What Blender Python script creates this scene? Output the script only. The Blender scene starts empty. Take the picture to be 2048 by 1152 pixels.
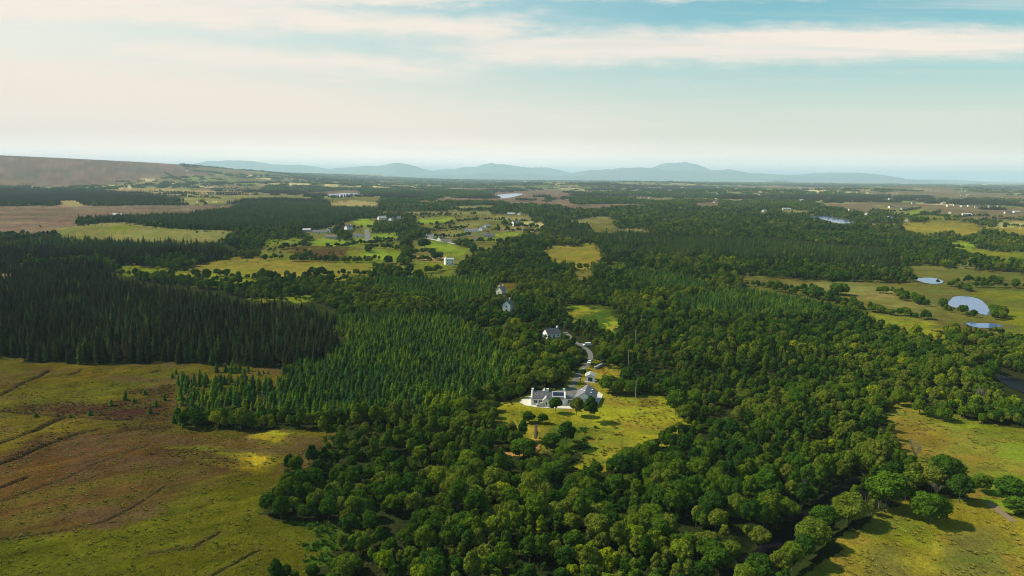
import bpy, math, random
import numpy as np
from mathutils import Matrix, Vector
R = math.radians
rng = np.random.default_rng(7)
random.seed(7)
SC = bpy.context.scene
COL = SC.collection

# ------------------------------------------------------------------ camera, light, sky, exposure
FPX = 1462.0                      # focal length in units of the 2048-wide photograph
PITCH = math.atan((576 - 351.5) / FPX)
ROLL = 0.0093
CAMH = 100.0
HAZE = 4.4e-5
_f = np.array([0, math.cos(PITCH), -math.sin(PITCH)])
_u0 = np.array([0, math.sin(PITCH), math.cos(PITCH)])
_r0 = np.array([1.0, 0, 0])
_r = _r0 * math.cos(ROLL) + _u0 * math.sin(ROLL)
_u = _u0 * math.cos(ROLL) - _r0 * math.sin(ROLL)
cam_data = bpy.data.cameras.new('camera')
cam_data.sensor_width = 36.0
cam_data.lens = 36.0 * FPX / 2048.0
cam_data.clip_start = 1.0
cam_data.clip_end = 200000.0
cam = bpy.data.objects.new('camera', cam_data)
COL.objects.link(cam)
cam.matrix_world = Matrix(((_r[0], _u[0], -_f[0], 0), (_r[1], _u[1], -_f[1], 0), (_r[2], _u[2], -_f[2], CAMH), (0, 0, 0, 1)))
SC.camera = cam

SUN_EL = R(43.0)
SUN_V = np.array([-0.975, 0.20, 0.0]); SUN_V /= np.linalg.norm(SUN_V)
SUN_DIR = Vector((SUN_V[0] * math.cos(SUN_EL), SUN_V[1] * math.cos(SUN_EL), math.sin(SUN_EL)))
sun_data = bpy.data.lights.new('sun', 'SUN')
sun_data.energy = 5.0
sun_data.angle = R(0.5)
sun_data.color = (1.0, 0.90, 0.70)
sun = bpy.data.objects.new('sun', sun_data)
COL.objects.link(sun)
sun.rotation_euler = SUN_DIR.to_track_quat('Z', 'Y').to_euler()
sun.location = (-300, 100, 400)

SC.view_settings.view_transform = 'Standard'
SC.view_settings.look = 'None'
SC.view_settings.exposure = 0.40
SC.view_settings.gamma = 1.0
SC.view_settings.use_curve_mapping = False
SC.render.engine = 'CYCLES'
cy = SC.cycles
cy.max_bounces = 4; cy.diffuse_bounces = 2; cy.glossy_bounces = 2; cy.transmission_bounces = 2
cy.volume_bounces = 2; cy.transparent_max_bounces = 4
cy.use_denoising = True
cy.denoiser = 'OPENIMAGEDENOISE'
cy.denoising_prefilter = 'NONE'
cy.use_adaptive_sampling = False
cy.sample_clamp_indirect = 4.0
SC.render.film_transparent = False
cy.filter_width = 1.0

# node helpers
class NT:
    def __init__(s, tree): s.t = tree; s.t.nodes.clear()
    def n(s, typ, **kw):
        nd = s.t.nodes.new(typ)
        for k, v in kw.items(): setattr(nd, k, v)
        return nd
    def put(s, sock, v):
        if isinstance(v, bpy.types.NodeSocket): s.t.links.new(v, sock)
        elif v is not None:
            if hasattr(sock.default_value, '__len__') and not hasattr(v, '__len__'): v = (v,) * len(sock.default_value)
            if hasattr(v, '__len__') and len(sock.default_value) == 4 and len(v) == 3: v = tuple(v) + (1.0,)
            sock.default_value = v
    def m(s, op, a, b=None, c=None, clamp=False):
        nd = s.n('ShaderNodeMath', operation=op, use_clamp=clamp)
        s.put(nd.inputs[0], a)
        if b is not None: s.put(nd.inputs[1], b)
        if c is not None: s.put(nd.inputs[2], c)
        return nd.outputs[0]
    def vm(s, op, a, b=None):
        nd = s.n('ShaderNodeVectorMath', operation=op)
        s.put(nd.inputs[0], a)
        if b is not None: s.put(nd.inputs[1], b)
        return nd.outputs[0]
    def comb(s, x, y, z):
        nd = s.n('ShaderNodeCombineXYZ'); s.put(nd.inputs[0], x); s.put(nd.inputs[1], y); s.put(nd.inputs[2], z)
        return nd.outputs[0]
    def sep(s, v):
        nd = s.n('ShaderNodeSeparateXYZ'); s.put(nd.inputs[0], v); return nd.outputs
    def noise(s, vec, scale, detail=3, rough=0.55, lac=2.0, dist=0.0):
        nd = s.n('ShaderNodeTexNoise'); s.put(nd.inputs['Vector'], vec)
        nd.inputs['Scale'].default_value = scale; nd.inputs['Detail'].default_value = detail
        nd.inputs['Roughness'].default_value = rough; nd.inputs['Lacunarity'].default_value = lac
        nd.inputs['Distortion'].default_value = dist
        return nd.outputs[0]
    def ramp(s, fac, stops, interp='LINEAR'):
        nd = s.n('ShaderNodeValToRGB'); cr = nd.color_ramp; cr.interpolation = interp
        while len(cr.elements) < len(stops): cr.elements.new(0.5)
        for e, (p, c) in zip(cr.elements, stops):
            e.position = p
            e.color = (tuple(c) + (1,)) if hasattr(c, '__len__') else (c, c, c, 1)
        s.put(nd.inputs[0], fac); return nd.outputs[0]
    def mix(s, fac, a, b, blend='MIX'):
        nd = s.n('ShaderNodeMix', data_type='RGBA', blend_type=blend)
        s.put(nd.inputs[0], fac); s.put(nd.inputs[6], a); s.put(nd.inputs[7], b)
        return nd.outputs[2]
    def smooth(s, v, lo, hi):
        nd = s.n('ShaderNodeMapRange', interpolation_type='SMOOTHSTEP')
        s.put(nd.inputs[0], v); s.put(nd.inputs[1], lo); s.put(nd.inputs[2], hi)
        return nd.outputs[0]

# world: physical sky with thin high cirrus sheets laid out by direction
W = bpy.data.worlds.new('World'); SC.world = W; W.use_nodes = True
w = NT(W.node_tree)
sky = w.n('ShaderNodeTexSky', sky_type='NISHITA')
sky.sun_disc = False
sky.sun_elevation = SUN_EL
sky.sun_rotation = math.atan2(SUN_V[0], SUN_V[1])
sky.air_density = 1.0; sky.dust_density = 1.6; sky.ozone_density = 1.2; sky.altitude = 100
tc = w.n('ShaderNodeTexCoord').outputs['Generated']
dx, dy, dz = w.sep(tc)
az = w.m('MULTIPLY', w.m('ARCTAN2', dx, dy), 57.2958)
el0 = w.m('MULTIPLY', w.m('ARCSINE', dz), 57.2958)
el = w.m('MULTIPLY', el0, w.m('DIVIDE', 1.0, w.m('MAXIMUM', w.m('COSINE', w.m('MULTIPLY', az, 1 / 57.2958)), 0.5)))   # cloud streets run parallel, straight across the view
wob = w.noise(w.comb(w.m('MULTIPLY', az, 0.045), w.m('MULTIPLY', el, 0.16), 3.1), 1.0, 4, 0.6)
wob2 = w.noise(w.comb(w.m('MULTIPLY', az, 0.20), w.m('MULTIPLY', el, 0.9), 9.7), 1.0, 5, 0.65)
elw = w.m('ADD', el, w.m('ADD', w.m('MULTIPLY', w.m('SUBTRACT', wob, 0.5), 1.6), w.m('MULTIPLY', w.m('SUBTRACT', wob2, 0.5), 2.0)))
def band(a0, a1, e_mid, slope, thick, soft, ends=3.0):
    c = w.m('ADD', w.m('MULTIPLY', az, slope), e_mid)
    d = w.m('ABSOLUTE', w.m('SUBTRACT', elw, c))
    v = w.m('SUBTRACT', 1.0, w.smooth(d, thick - soft, thick + soft))
    azw = w.m('ADD', az, w.m('MULTIPLY', w.m('SUBTRACT', wob2, 0.5), 14.0))
    e1 = w.smooth(azw, a0 - ends, a0 + ends); e2 = w.m('SUBTRACT', 1.0, w.smooth(azw, a1 - ends, a1 + ends))
    return w.m('MULTIPLY', v, w.m('MULTIPLY', e1, e2))
def mx(*v):
    o = v[0]
    for q in v[1:]: o = w.m('MAXIMUM', o, q)
    return o
bands = mx(band(-5, 90, 9.35, 0.021, 1.15, 0.75, 5),      # long band right of centre
           band(-90, 2, 10.7, -0.040, 0.85, 0.75, 5),       # slanting sheet upper left
           band(-90, 26, 13.35, 0.026, 0.65, 0.45, 6),      # streak along the top
           w.m('MULTIPLY', band(-90, -14, 12.9, 0.0, 1.6, 1.0, 7), 0.85),
           w.m('MULTIPLY', band(-28, -4, 7.6, -0.055, 0.55, 0.6, 4), 0.9),   # wisps lower down
           w.m('MULTIPLY', band(-15, -11, 7.2, 0.0, 0.15, 0.25, 2), 0.8),
           w.m('MULTIPLY', band(6, 15, 11.3, -0.10, 0.30, 0.5, 3), 0.8))
# cirrus further up (planar projection), so the sky outside the frame goes on the same way
inv = w.m('DIVIDE', 1.0, w.m('ADD', w.m('MAXIMUM', dz, 0.0), 0.10))
pl = w.comb(w.m('MULTIPLY', w.m('MULTIPLY', dx, inv), 0.55), w.m('MULTIPLY', w.m('MULTIPLY', dy, inv), 1.1), 0.0)
hi = w.m('MULTIPLY', w.smooth(w.noise(pl, 1.3, 6, 0.62, 2.1, 0.6), 0.48, 0.75), w.smooth(el0, 13.5, 18.0))
streak = w.noise(w.comb(w.m('MULTIPLY', az, 0.05), w.m('MULTIPLY', el, 0.8), 1.3), 1.0, 6, 0.62, 2.0, 0.4)
thin = w.m('MULTIPLY', w.smooth(streak, 0.46, 0.75), w.m('MULTIPLY', w.m('SUBTRACT', 1.0, w.smooth(el0, 13.0, 25.0)), 0.30))
cl = mx(w.m('MULTIPLY', bands, w.m('ADD', 0.42, w.m('MULTIPLY', streak, 0.95))), w.m('MULTIPLY', hi, 0.22), thin)
# milky veil, thicker towards the sun's side and the horizon
veil = w.m('ADD', w.m('MULTIPLY', w.m('SUBTRACT', 1.0, w.smooth(az, -42.0, 20.0)), 0.68), w.m('MULTIPLY', w.m('SUBTRACT', 1.0, w.smooth(el, 1.0, 12.0)), 0.75))
veil = w.m('MULTIPLY', veil, w.m('SUBTRACT', 1.0, w.smooth(el0, 12.0, 26.0)))
veil = w.m('MINIMUM', veil, 0.93)
skycol = w.mix(1.0, sky.outputs[0], SKYTINT if 'SKYTINT' in globals() else (0.86, 1.42, 1.18), 'MULTIPLY')
SKYS = 0.085
glow = w.m('ADD', 1.0, w.m('MULTIPLY', w.m('SUBTRACT', 1.0, w.smooth(el, -1.0, 7.5)), 0.10))
glow = w.m('ADD', glow, w.m('MULTIPLY', w.m('SUBTRACT', 1.0, w.smooth(el, 0.0, 3.4)), 1.0))     # the low sky is the brightest
vcol = w.mix(1.0, tuple(v / SKYS for v in (0.785, 0.642, 0.540)), w.comb(glow, glow, glow), 'MULTIPLY')
c1 = w.mix(veil, skycol, vcol)
c2 = w.mix(w.m('MINIMUM', cl, 1.0), c1, tuple(v / SKYS for v in (0.76, 0.665, 0.580)))
bg = w.n('ShaderNodeBackground'); w.put(bg.inputs[0], c2); bg.inputs[1].default_value = SKYS
wo = w.n('ShaderNodeOutputWorld'); w.t.links.new(bg.outputs[0], wo.inputs[0])

# ------------------------------------------------------------------ projection helpers
def proj(x, y, z):
    """world -> photograph pixel (2048 x 1152)"""
    z = z - CAMH
    Z = x * _f[0] + y * _f[1] + z * _f[2]
    Z = np.where(Z < 0.5, 0.5, Z)
    X = x * _r[0] + y * _r[1] + z * _r[2]
    Y = x * _u[0] + y * _u[1] + z * _u[2]
    return 1024 + FPX * X / Z, 576 - FPX * Y / Z, Z

def sstep(t): t = np.clip(t, 0, 1); return t * t * (3 - 2 * t)
def hash2(ix, iy, s=0):
    h = (ix.astype(np.int64) * 374761393 + iy.astype(np.int64) * 668265263 + s * 1442695041) & 0xffffffff
    h = ((h ^ (h >> 13)) * 1274126177) & 0xffffffff
    return ((h ^ (h >> 16)) & 0xffffff) / float(0xffffff)
def vnoise(x, y, s=0):
    x = np.asarray(x, float); y = np.asarray(y, float)
    ix = np.floor(x); iy = np.floor(y); fx = x - ix; fy = y - iy
    fx = fx * fx * (3 - 2 * fx); fy = fy * fy * (3 - 2 * fy)
    a = hash2(ix, iy, s); b = hash2(ix + 1, iy, s); c = hash2(ix, iy + 1, s); d = hash2(ix + 1, iy + 1, s)
    return (a * (1 - fx) + b * fx) * (1 - fy) + (c * (1 - fx) + d * fx) * fy
def fbm(x, y, s=0, o=4):
    v = 0; a = 0.5; t = 0
    for k in range(o):
        v = v + a * vnoise(x, y, s + k * 17); t += a; a *= 0.5; x = x * 2.03 + 13.1; y = y * 2.03 + 7.7
    return v / t
def voronoi(x, y, s=0):
    """cell id hash, F1, F2"""
    ix = np.floor(x); iy = np.floor(y)
    f1 = np.full(x.shape, 9.0); f2 = np.full(x.shape, 9.0); cid = np.zeros(x.shape)
    for a in (-1, 0, 1):
        for b in (-1, 0, 1):
            jx = ix + a; jy = iy + b
            px = jx + 0.1 + 0.8 * hash2(jx, jy, s); py = jy + 0.1 + 0.8 * hash2(jx, jy, s + 5)
            d = np.hypot(x - px, y - py)
            n = d < f1
            f2 = np.where(n, f1, np.minimum(f2, d)); f1 = np.where(n, d, f1)
            cid = np.where(n, hash2(jx, jy, s + 9), cid)
    return cid, f1, f2

# terrain height: flat boggy plain, moorland hill on the left, a few low swells
CX = np.array([-30000, -9000, -6500, -4550, -3660, -2950, -2500, -2000, -1300, -500, 200])
CZ = np.array([420, 330, 285, 236, 196, 120, 78, 40, 14, 3, 0.0])
MOUNDS = [(-640, 1180, 210, 120, 13.0), (-60, 1500, 260, 180, 0.0), (2450, 5200, 600, 300, 28.0), (1500, 4700, 500, 300, 22.0),
          (-1400, 5200, 500, 260, 26.0), (500, 7000, 800, 400, 35.0), (3600, 6500, 700, 400, 40.0), (1700, 9000, 900, 500, 45.0)]
def HT(x, y):
    x = np.asarray(x, float); y = np.asarray(y, float)
    cr = np.interp(x, CX, CZ)
    up = sstep((y - 3300.0) / 3300.0) ** 1.15
    dn = 1 - 0.55 * sstep((y - 7200.0) / 6000.0)
    h = cr * up * dn * (1 + 0.10 * (fbm(x / 900, y / 900, 31, 3) - 0.5) * sstep((y - 3300) / 1500))
    for mx_, my_, sx_, sy_, hh in MOUNDS:
        if hh: h = h + hh * np.exp(-((x - mx_) / sx_) ** 2 - ((y - my_) / sy_) ** 2)
    return h
def unproj(px, py):
    """photograph pixel -> ground point"""
    d = _f + _r * (px - 1024) / FPX + _u * (576 - py) / FPX
    z = 0.0
    for _ in range(30):
        t = (z - CAMH) / d[2]
        if t < 0 or t > 60000: t = 60000.0
        x, y = d[0] * t, d[1] * t
        z = 0.6 * z + 0.4 * float(HT(x, y))
    return x, y, float(HT(x, y))
# ------------------------------------------------------------------ land cover
# outlines of the land cover read off the photograph, each projected on to the ground where it lies
X0, X1, Y0, Y1 = -700, 2750, 338, 1700
RW, RH = X1 - X0, Y1 - Y0
cover = np.zeros((RH, RW), np.uint8)      # 0 open, 1 broadleaf, 2 tall spruce, 3 young mixed conifers, 4 scrub, 5 far patchwork
gcol = np.zeros((RH, RW), np.uint8)
PAL = dict(floor=0, bogbrown=1, bogolive=2, boggreen=3, heather=4, gold=5, bright=6, grass=7, tan=8, moor=9, rust=10, palegrass=11,
           bracken=12, orange=13, gravel=14, far=15, golden=16, olive=17, straw=18, dirt=19, water=20, peat=21, amber=22, oldgold=23)
COLR = np.array([
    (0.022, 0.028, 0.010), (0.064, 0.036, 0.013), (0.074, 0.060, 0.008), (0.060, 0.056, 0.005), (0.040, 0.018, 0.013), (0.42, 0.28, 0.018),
    (0.135, 0.178, 0.018), (0.125, 0.130, 0.010), (0.225, 0.165, 0.085), (0.130, 0.084, 0.074), (0.125, 0.082, 0.016), (0.150, 0.132, 0.052),
    (0.035, 0.062, 0.010), (0.34, 0.17, 0.065), (0.40, 0.36, 0.31), (0.08, 0.09, 0.05), (0.220, 0.208, 0.017), (0.100, 0.088, 0.026),
    (0.250, 0.220, 0.110), (0.33, 0.20, 0.11), (0.02, 0.025, 0.03), (0.030, 0.022, 0.014), (0.172, 0.138, 0.026), (0.170, 0.146, 0.017)])
def fill(arr, val, pts):
    p = np.array(pts, float)
    y0 = max(int(np.floor(p[:, 1].min())), Y0); y1 = min(int(np.ceil(p[:, 1].max())), Y1 - 1)
    a = p; b = np.roll(p, -1, 0)
    for y in range(y0, y1 + 1):
        yc = y + 0.5 if y1 > y0 else p[:, 1].mean()
        m = (a[:, 1] <= yc) != (b[:, 1] <= yc)
        if not m.any(): continue
        xs = np.sort(a[m, 0] + (yc - a[m, 1]) * (b[m, 0] - a[m, 0]) / (b[m, 1] - a[m, 1]))
        for k in range(0, len(xs) - 1, 2):
            i0 = int(round(xs[k])) - X0; i1 = int(round(xs[k + 1])) - X0
            arr[y - Y0, max(i0, 0):max(min(i1, RW), 0)] = val
def P(c, g, *pts):
    pts = [(pts[i], pts[i + 1]) for i in range(0, len(pts), 2)]
    if c is not None: fill(cover, c, pts)
    if g is not None: fill(gcol, PAL[g], pts)
# defaults
P(5, 'far', X0, Y0, X1, Y0, X1, 402, 1300, 404, X0, 420)
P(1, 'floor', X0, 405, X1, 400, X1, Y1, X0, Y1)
P(5, 'far', 1650, 400, X1, 398, X1, 440, 1960, 440, 1900, 436, 1760, 424, 1720, 428, 1650, 414)
# hill and moor on the left
P(0, 'moor', X0, 250, 0, 308, 200, 320, 360, 338, 430, 347, 420, 352, 330, 355, 250, 362, 180, 372, 110, 375, 0, 375, X0, 375)
P(5, 'far', 430, 346, 420, 352, 330, 355, 250, 362, 180, 372, 180, 386, 350, 398, 437, 414, 640, 414, 1000, 405, 1000, 340, 430, 340)
P(0, 'tan', 180, 379, 300, 376, 470, 384, 600, 388, 480, 389, 250, 386)
P(0, 'palegrass', 330, 391, 600, 391, 640, 400, 500, 405, 380, 405)
P(0, 'olive', 640, 398, 740, 394, 800, 400, 760, 409, 620, 412, 520, 410)
P(0, 'tan', 630, 408, 700, 402, 790, 405, 800, 410, 700, 412)
P(5, 'moor', 560, 378, 700, 380, 1000, 375, 1124, 380, 1186, 387, 1311, 385, 1311, 391, 1199, 391, 1124, 405, 1000, 412, 900, 408, 880, 398, 760, 392, 640, 392, 520, 388)
P(5, 'moor', 1119, 412, 1241, 407, 1321, 412, 1299, 416, 1249, 415, 1199, 422, 1164, 424, 1136, 420)
P(5, 'moor', 1000, 402, 1140, 402, 1160, 412, 1060, 412)
P(0, 'moor', 1370, 405, 1440, 404, 1450, 411, 1400, 412)
P(2, 'floor', X0, 376, 0, 381, 112, 381, 225, 390, 350, 400, 350, 409, 200, 411, 0, 411, X0, 411)
P(0, 'tan', 112, 401, 160, 401, 175, 410, 115, 411)
P(0, 'moor', X0, 411, 0, 412, 437, 411, 600, 405, 640, 402, 640, 412, 437, 415, 362, 424, 155, 432, 150, 446, 100, 458, 0, 460, X0, 462)
P(1, 'floor', 527, 375, 562, 369, 617, 372, 687, 380, 637, 384, 527, 382)
P(1, 'floor', 720, 384, 787, 380, 850, 384, 820, 390, 730, 390)
P(1, 'floor', 847, 392, 857, 378, 887, 380, 987, 385, 974, 395, 847, 397)
P(2, 'floor', 452, 417, 487, 402, 560, 401, 660, 404, 660, 415, 480, 420)
P(2, 'floor', 375, 422, 512, 410, 640, 410, 750, 413, 800, 425, 730, 436, 600, 437, 512, 437, 420, 432)
P(1, 'floor', 760, 400, 900, 402, 1024, 407, 1110, 415, 1165, 425, 1165, 437, 1024, 430, 925, 434, 800, 432, 750, 420)
P(2, 'floor', 152, 434, 237, 427, 350, 426, 437, 428, 520, 432, 640, 434, 700, 438, 704, 452, 640, 462, 560, 463, 470, 462, 350, 457, 300, 452, 262, 447, 152, 446)
P(0, 'palegrass', 110, 458, 162, 451, 225, 445, 274, 446, 312, 455, 387, 460, 474, 462, 437, 474, 362, 478, 262, 474, 187, 472, 120, 466)
P(4, 'grass', 215, 452, 270, 450, 280, 457, 220, 460)
P(2, 'floor', X0, 470, 0, 483, 100, 474, 200, 478, 330, 480, 440, 484, 480, 508, 420, 522, 330, 518, 260, 532, 200, 524, 60, 530, 0, 530, X0, 540)
P(0, 'tan', X0, 538, 0, 530, 50, 530, 30, 543, 0, 549, X0, 556)
P(4, 'grass', 200, 528, 300, 532, 400, 545, 520, 555, 560, 565, 480, 577, 350, 560, 260, 551)
P(0, 'amber', 365, 546, 410, 524, 470, 516, 560, 519, 650, 523, 740, 527, 749, 537, 735, 546, 640, 545, 520, 545, 430, 546)
# the village and its fields
P(4, 'olive', 510, 500, 600, 470, 700, 440, 830, 432, 1060, 428, 1080, 470, 1000, 500, 950, 510, 900, 552, 800, 552, 760, 525, 520, 517)
P(0, 'bright', 604, 489, 622, 479, 640, 478, 745, 480, 750, 486, 700, 492, 640, 494)
P(0, 'bright', 721, 497, 807, 501, 805, 512, 775, 523, 762, 524, 729, 515)
P(0, 'grass', 730, 492, 804, 492, 806, 500, 734, 496)
P(0, 'bright', 824, 500, 857, 485, 882, 484, 947, 501, 947, 506, 907, 509, 875, 506)
P(0, 'palegrass', 867, 465, 912, 461, 952, 467, 912, 474, 867, 471)
P(0, 'bright', 741, 467, 792, 469, 790, 479, 742, 479)
P(0, 'bright', 704, 445, 720, 436, 747, 439, 749, 452, 732, 456)
P(0, 'bright', 832, 440, 887, 434, 914, 437, 887, 445, 857, 451, 834, 446)
P(0, 'palegrass', 910, 447, 950, 442, 980, 446, 950, 452, 917, 452)
P(0, 'palegrass', 965, 434, 1024, 431, 1064, 437, 1024, 442, 972, 440)
P(0, 'grass', 794, 531, 862, 524, 905, 530, 912, 540, 825, 545, 795, 538)
P(0, 'grass', 855, 552, 905, 543, 887, 552, 857, 556)
P(0, 'dirt', 827, 511, 887, 509, 887, 516, 857, 520, 830, 516)
P(4, 'bogbrown', 570, 493, 687, 492, 727, 502, 727, 516, 687, 517, 625, 515, 575, 505)
P(0, 'grass', 527, 506, 570, 512, 652, 516, 737, 518, 766, 522, 737, 525, 652, 522, 530, 517)
P(0, 'bright', 527, 480, 604, 479, 594, 485, 530, 485)
P(0, 'grass', 700, 499, 722, 499, 727, 514, 690, 514)
P(0, 'bright', 982, 466, 1024, 463, 1032, 472, 1002, 475)
P(0, 'bright', 1024, 462, 1046, 466, 1039, 471, 1020, 471)
P(0, 'straw', 1041, 442, 1089, 446, 1086, 453, 1039, 450)
P(0, 'tan', 1000, 452, 1079, 460, 1074, 465, 1000, 458)
P(0, 'grass', 960, 475, 1000, 476, 995, 485, 965, 484)
P(0, 'amber', 1081, 500, 1124, 492, 1156, 494, 1164, 485, 1189, 485, 1199, 497, 1201, 512, 1194, 524, 1174, 522, 1161, 527, 1136, 523, 1106, 510)
P(0, 'grass', 1211, 521, 1243, 521, 1229, 531)
P(0, 'olive', 1149, 540, 1179, 541, 1184, 550, 1164, 555, 1151, 546)
P(0, 'olive', 1177, 446, 1224, 446, 1233, 457, 1224, 467, 1189, 461)
P(4, 'palegrass', 1224, 458, 1290, 456, 1300, 466, 1240, 468)
P(2, 'floor', 1106, 465, 1141, 457, 1189, 462, 1194, 480, 1184, 485, 1106, 478)
P(2, 'floor', 1194, 462, 1262, 462, 1349, 472, 1536, 478, 1661, 487, 1761, 497, 1811, 530, 1811, 542, 1761, 544, 1700, 539, 1600, 533, 1536, 526, 1450, 521, 1300, 518, 1240, 519, 1210, 522, 1200, 502)
P(3, 'floor', 1255, 486, 1290, 483, 1350, 482, 1350, 488, 1290, 492, 1258, 493)
# right-hand country
P(0, 'palegrass', 1741, 409, 1761, 410, 1800, 419, 1860, 418, 1871, 424, 1823, 431, 1780, 424)
P(0, 'bright', 1808, 427, 1836, 420, 1871, 424, 1861, 428, 1823, 431)
P(0, 'grass', 1845, 433, 1880, 427, 1920, 431, 1900, 437)
P(5, 'far', 1880, 406, 1975, 405, 1990, 416, 1880, 418)
P(0, 'olive', 1850, 438, 1930, 441, 1960, 446, 1870, 446)
P(0, 'amber', 1801, 447, 1911, 445, 1961, 452, 2048, 455, X1, 462, X1, 474, 2048, 469, 1986, 456, 1926, 468, 1898, 460, 1848, 468, 1806, 456)
P(0, 'straw', 1984, 446, 2024, 443, X1, 448, X1, 452, 2020, 449)
P(0, 'bright', 1896, 482, 1936, 484, 1952, 489, 1931, 496, 1911, 490)
P(0, 'grass', 1911, 497, 1961, 497, 2011, 504, 2048, 505, X1, 512, X1, 530, 2048, 521, 2011, 519, 1986, 511, 1948, 511, 1916, 503)
P(0, 'palegrass', 1911, 522, 1960, 524, 1950, 528, 1915, 529)
P(0, 'olive', 1480, 549, 1540, 553, 1700, 561, 1805, 562, 1830, 545, 1815, 526, 1900, 536, 2048, 546, X1, 560, X1, 690, 2048, 665, 2030, 660, 1975, 638, 1900, 642, 1870, 640, 1800, 640, 1700, 602, 1620, 588, 1500, 572)
P(0, 'palegrass', 1560, 560, 1760, 570, 1870, 600, 1880, 625, 1800, 610, 1700, 588)
P(0, 'grass', 1905, 582, 2048, 585, X1, 590, X1, 606, 2048, 603, 1960, 596)
P(0, 'golden', 1536, 587, 1600, 596, 1625, 606, 1600, 610, 1536, 596)
P(0, 'golden', 1722, 627, 1800, 635, 1860, 650, 1897, 662, 1880, 667, 1840, 655, 1780, 641)
P(0, 'golden', 1480, 583, 1540, 586, 1540, 592, 1480, 588)
P(0, 'grass', 1985, 612, 2048, 618, X1, 640, X1, 690, 2048, 662, 1990, 640)
P(0, 'rust', 995, 564, 1031, 564, 1029, 574, 999, 575)
P(0, 'straw', 948, 532, 970, 532, 968, 537, 950, 537)
P(4, 'grass', 575, 588, 627, 592, 624, 610, 572, 606)
P(4, 'grass', 480, 596, 560, 596, 570, 612, 500, 612)
P(1, 'floor', 745, 452, 760, 432, 800, 428, 830, 441, 834, 455, 850, 462, 860, 468, 850, 478, 800, 481, 794, 468, 745, 466)
P(1, 'floor', 797, 479, 815, 476, 822, 487, 818, 500, 824, 520, 815, 531, 800, 533, 792, 524, 808, 512, 808, 490)
P(1, 'floor', 666, 461, 690, 451, 706, 458, 702, 479, 673, 481, 664, 470)
P(1, 'floor', 588, 470, 606, 464, 620, 470, 606, 476, 590, 478)
P(1, 'floor', 990, 500, 1010, 480, 1060, 470, 1080, 475, 1060, 500, 1000, 520, 960, 540, 930, 530, 950, 512)
P(0, 'grass', 430, 738, 575, 742, 565, 766, 520, 764, 440, 752)
# conifer stands
P(3, 'floor', 745, 575, 750, 561, 840, 556, 960, 555, 992, 574, 972, 600, 930, 614, 850, 602, 780, 592)
P(3, 'floor', 1340, 600, 1420, 588, 1500, 584, 1600, 598, 1664, 622, 1600, 642, 1480, 642, 1380, 632)
P(3, 'floor', 1250, 540, 1340, 548, 1420, 570, 1400, 590, 1300, 575, 1240, 560)
P(2, 'floor', X0, 515, 0, 543, 120, 531, 200, 535, 270, 560, 330, 570, 440, 585, 490, 600, 600, 607, 650, 612, 700, 640, 722, 660, 700, 703, 650, 722, 600, 740, 500, 737, 430, 730, 330, 727, 120, 727, 60, 724, 0, 716, X0, 716)
P(3, 'floor', 640, 638, 760, 628, 900, 640, 990, 690, 1042, 740, 1000, 790, 960, 820, 850, 855, 700, 862, 550, 860, 450, 858, 372, 858, 350, 845, 360, 790, 430, 765, 560, 747, 650, 720, 706, 690)
P(1, 'floor', 372, 838, 520, 842, 700, 846, 860, 838, 960, 800, 1010, 770, 1044, 745, 1050, 760, 1000, 812, 880, 862, 700, 870, 450, 860, 372, 858)
# bog, lower left
P(0, 'bogolive', X0, 714, 0, 716, 120, 727, 330, 727, 440, 730, 575, 738, 560, 752, 420, 770, 358, 792, 350, 845, 372, 858, 640, 860, 690, 868, 620, 882, 572, 905, 556, 940, 500, 1000, 488, 1020, 560, 1040, 640, 1044, 702, 1074, 620, 1082, 560, 1108, 500, 1160, 480, Y1, X0, Y1)
P(3, 'bogolive', 350, 745, 470, 740, 560, 752, 520, 775, 420, 800, 350, 838)
P(4, 'heather', 0, 818, 120, 806, 350, 800, 360, 845, 250, 838, 130, 830, 0, 826)
P(0, 'heather', 230, 775, 355, 770, 358, 792, 250, 790)
P(0, 'boggreen', 120, 760, 250, 762, 250, 778, 140, 782)
P(0, 'bogbrown', X0, 930, 0, 905, 120, 868, 250, 848, 330, 858, 420, 868, 520, 880, 500, 905, 480, 930, 440, 960, 380, 975, 330, 1010, 220, 1050, 60, 1085, X0, 1130)
P(0, 'heather', 240, 845, 345, 850, 330, 866, 230, 862)
P(0, 'heather', 100, 872, 200, 862, 160, 876, 60, 905, 0, 924, 0, 914)
P(0, 'golden', 322, 895, 400, 893, 470, 905, 540, 910, 560, 918, 530, 926, 480, 920, 440, 905)
P(0, 'gold', 468, 908, 520, 911, 545, 918, 515, 925, 480, 921)
P(0, 'golden', 480, 872, 560, 864, 590, 868, 560, 880, 500, 880)
P(0, 'gold', 500, 874, 545, 872, 550, 879, 505, 880)
P(0, 'heather', 300, 905, 400, 905, 480, 922, 440, 935, 380, 915, 300, 912)
P(0, 'boggreen', 560, 940, 500, 1000, 488, 1020, 440, 1020, 400, 990, 470, 950)
P(0, 'boggreen', X0, 1135, 200, 1060, 400, 1010, 560, 1040, 640, 1044, 702, 1074, 620, 1082, 560, 1108, 500, 1160, 480, Y1, X0, Y1)
P(0, 'bracken', 560, 1042, 640, 1044, 702, 1074, 660, 1080, 600, 1062)
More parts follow.
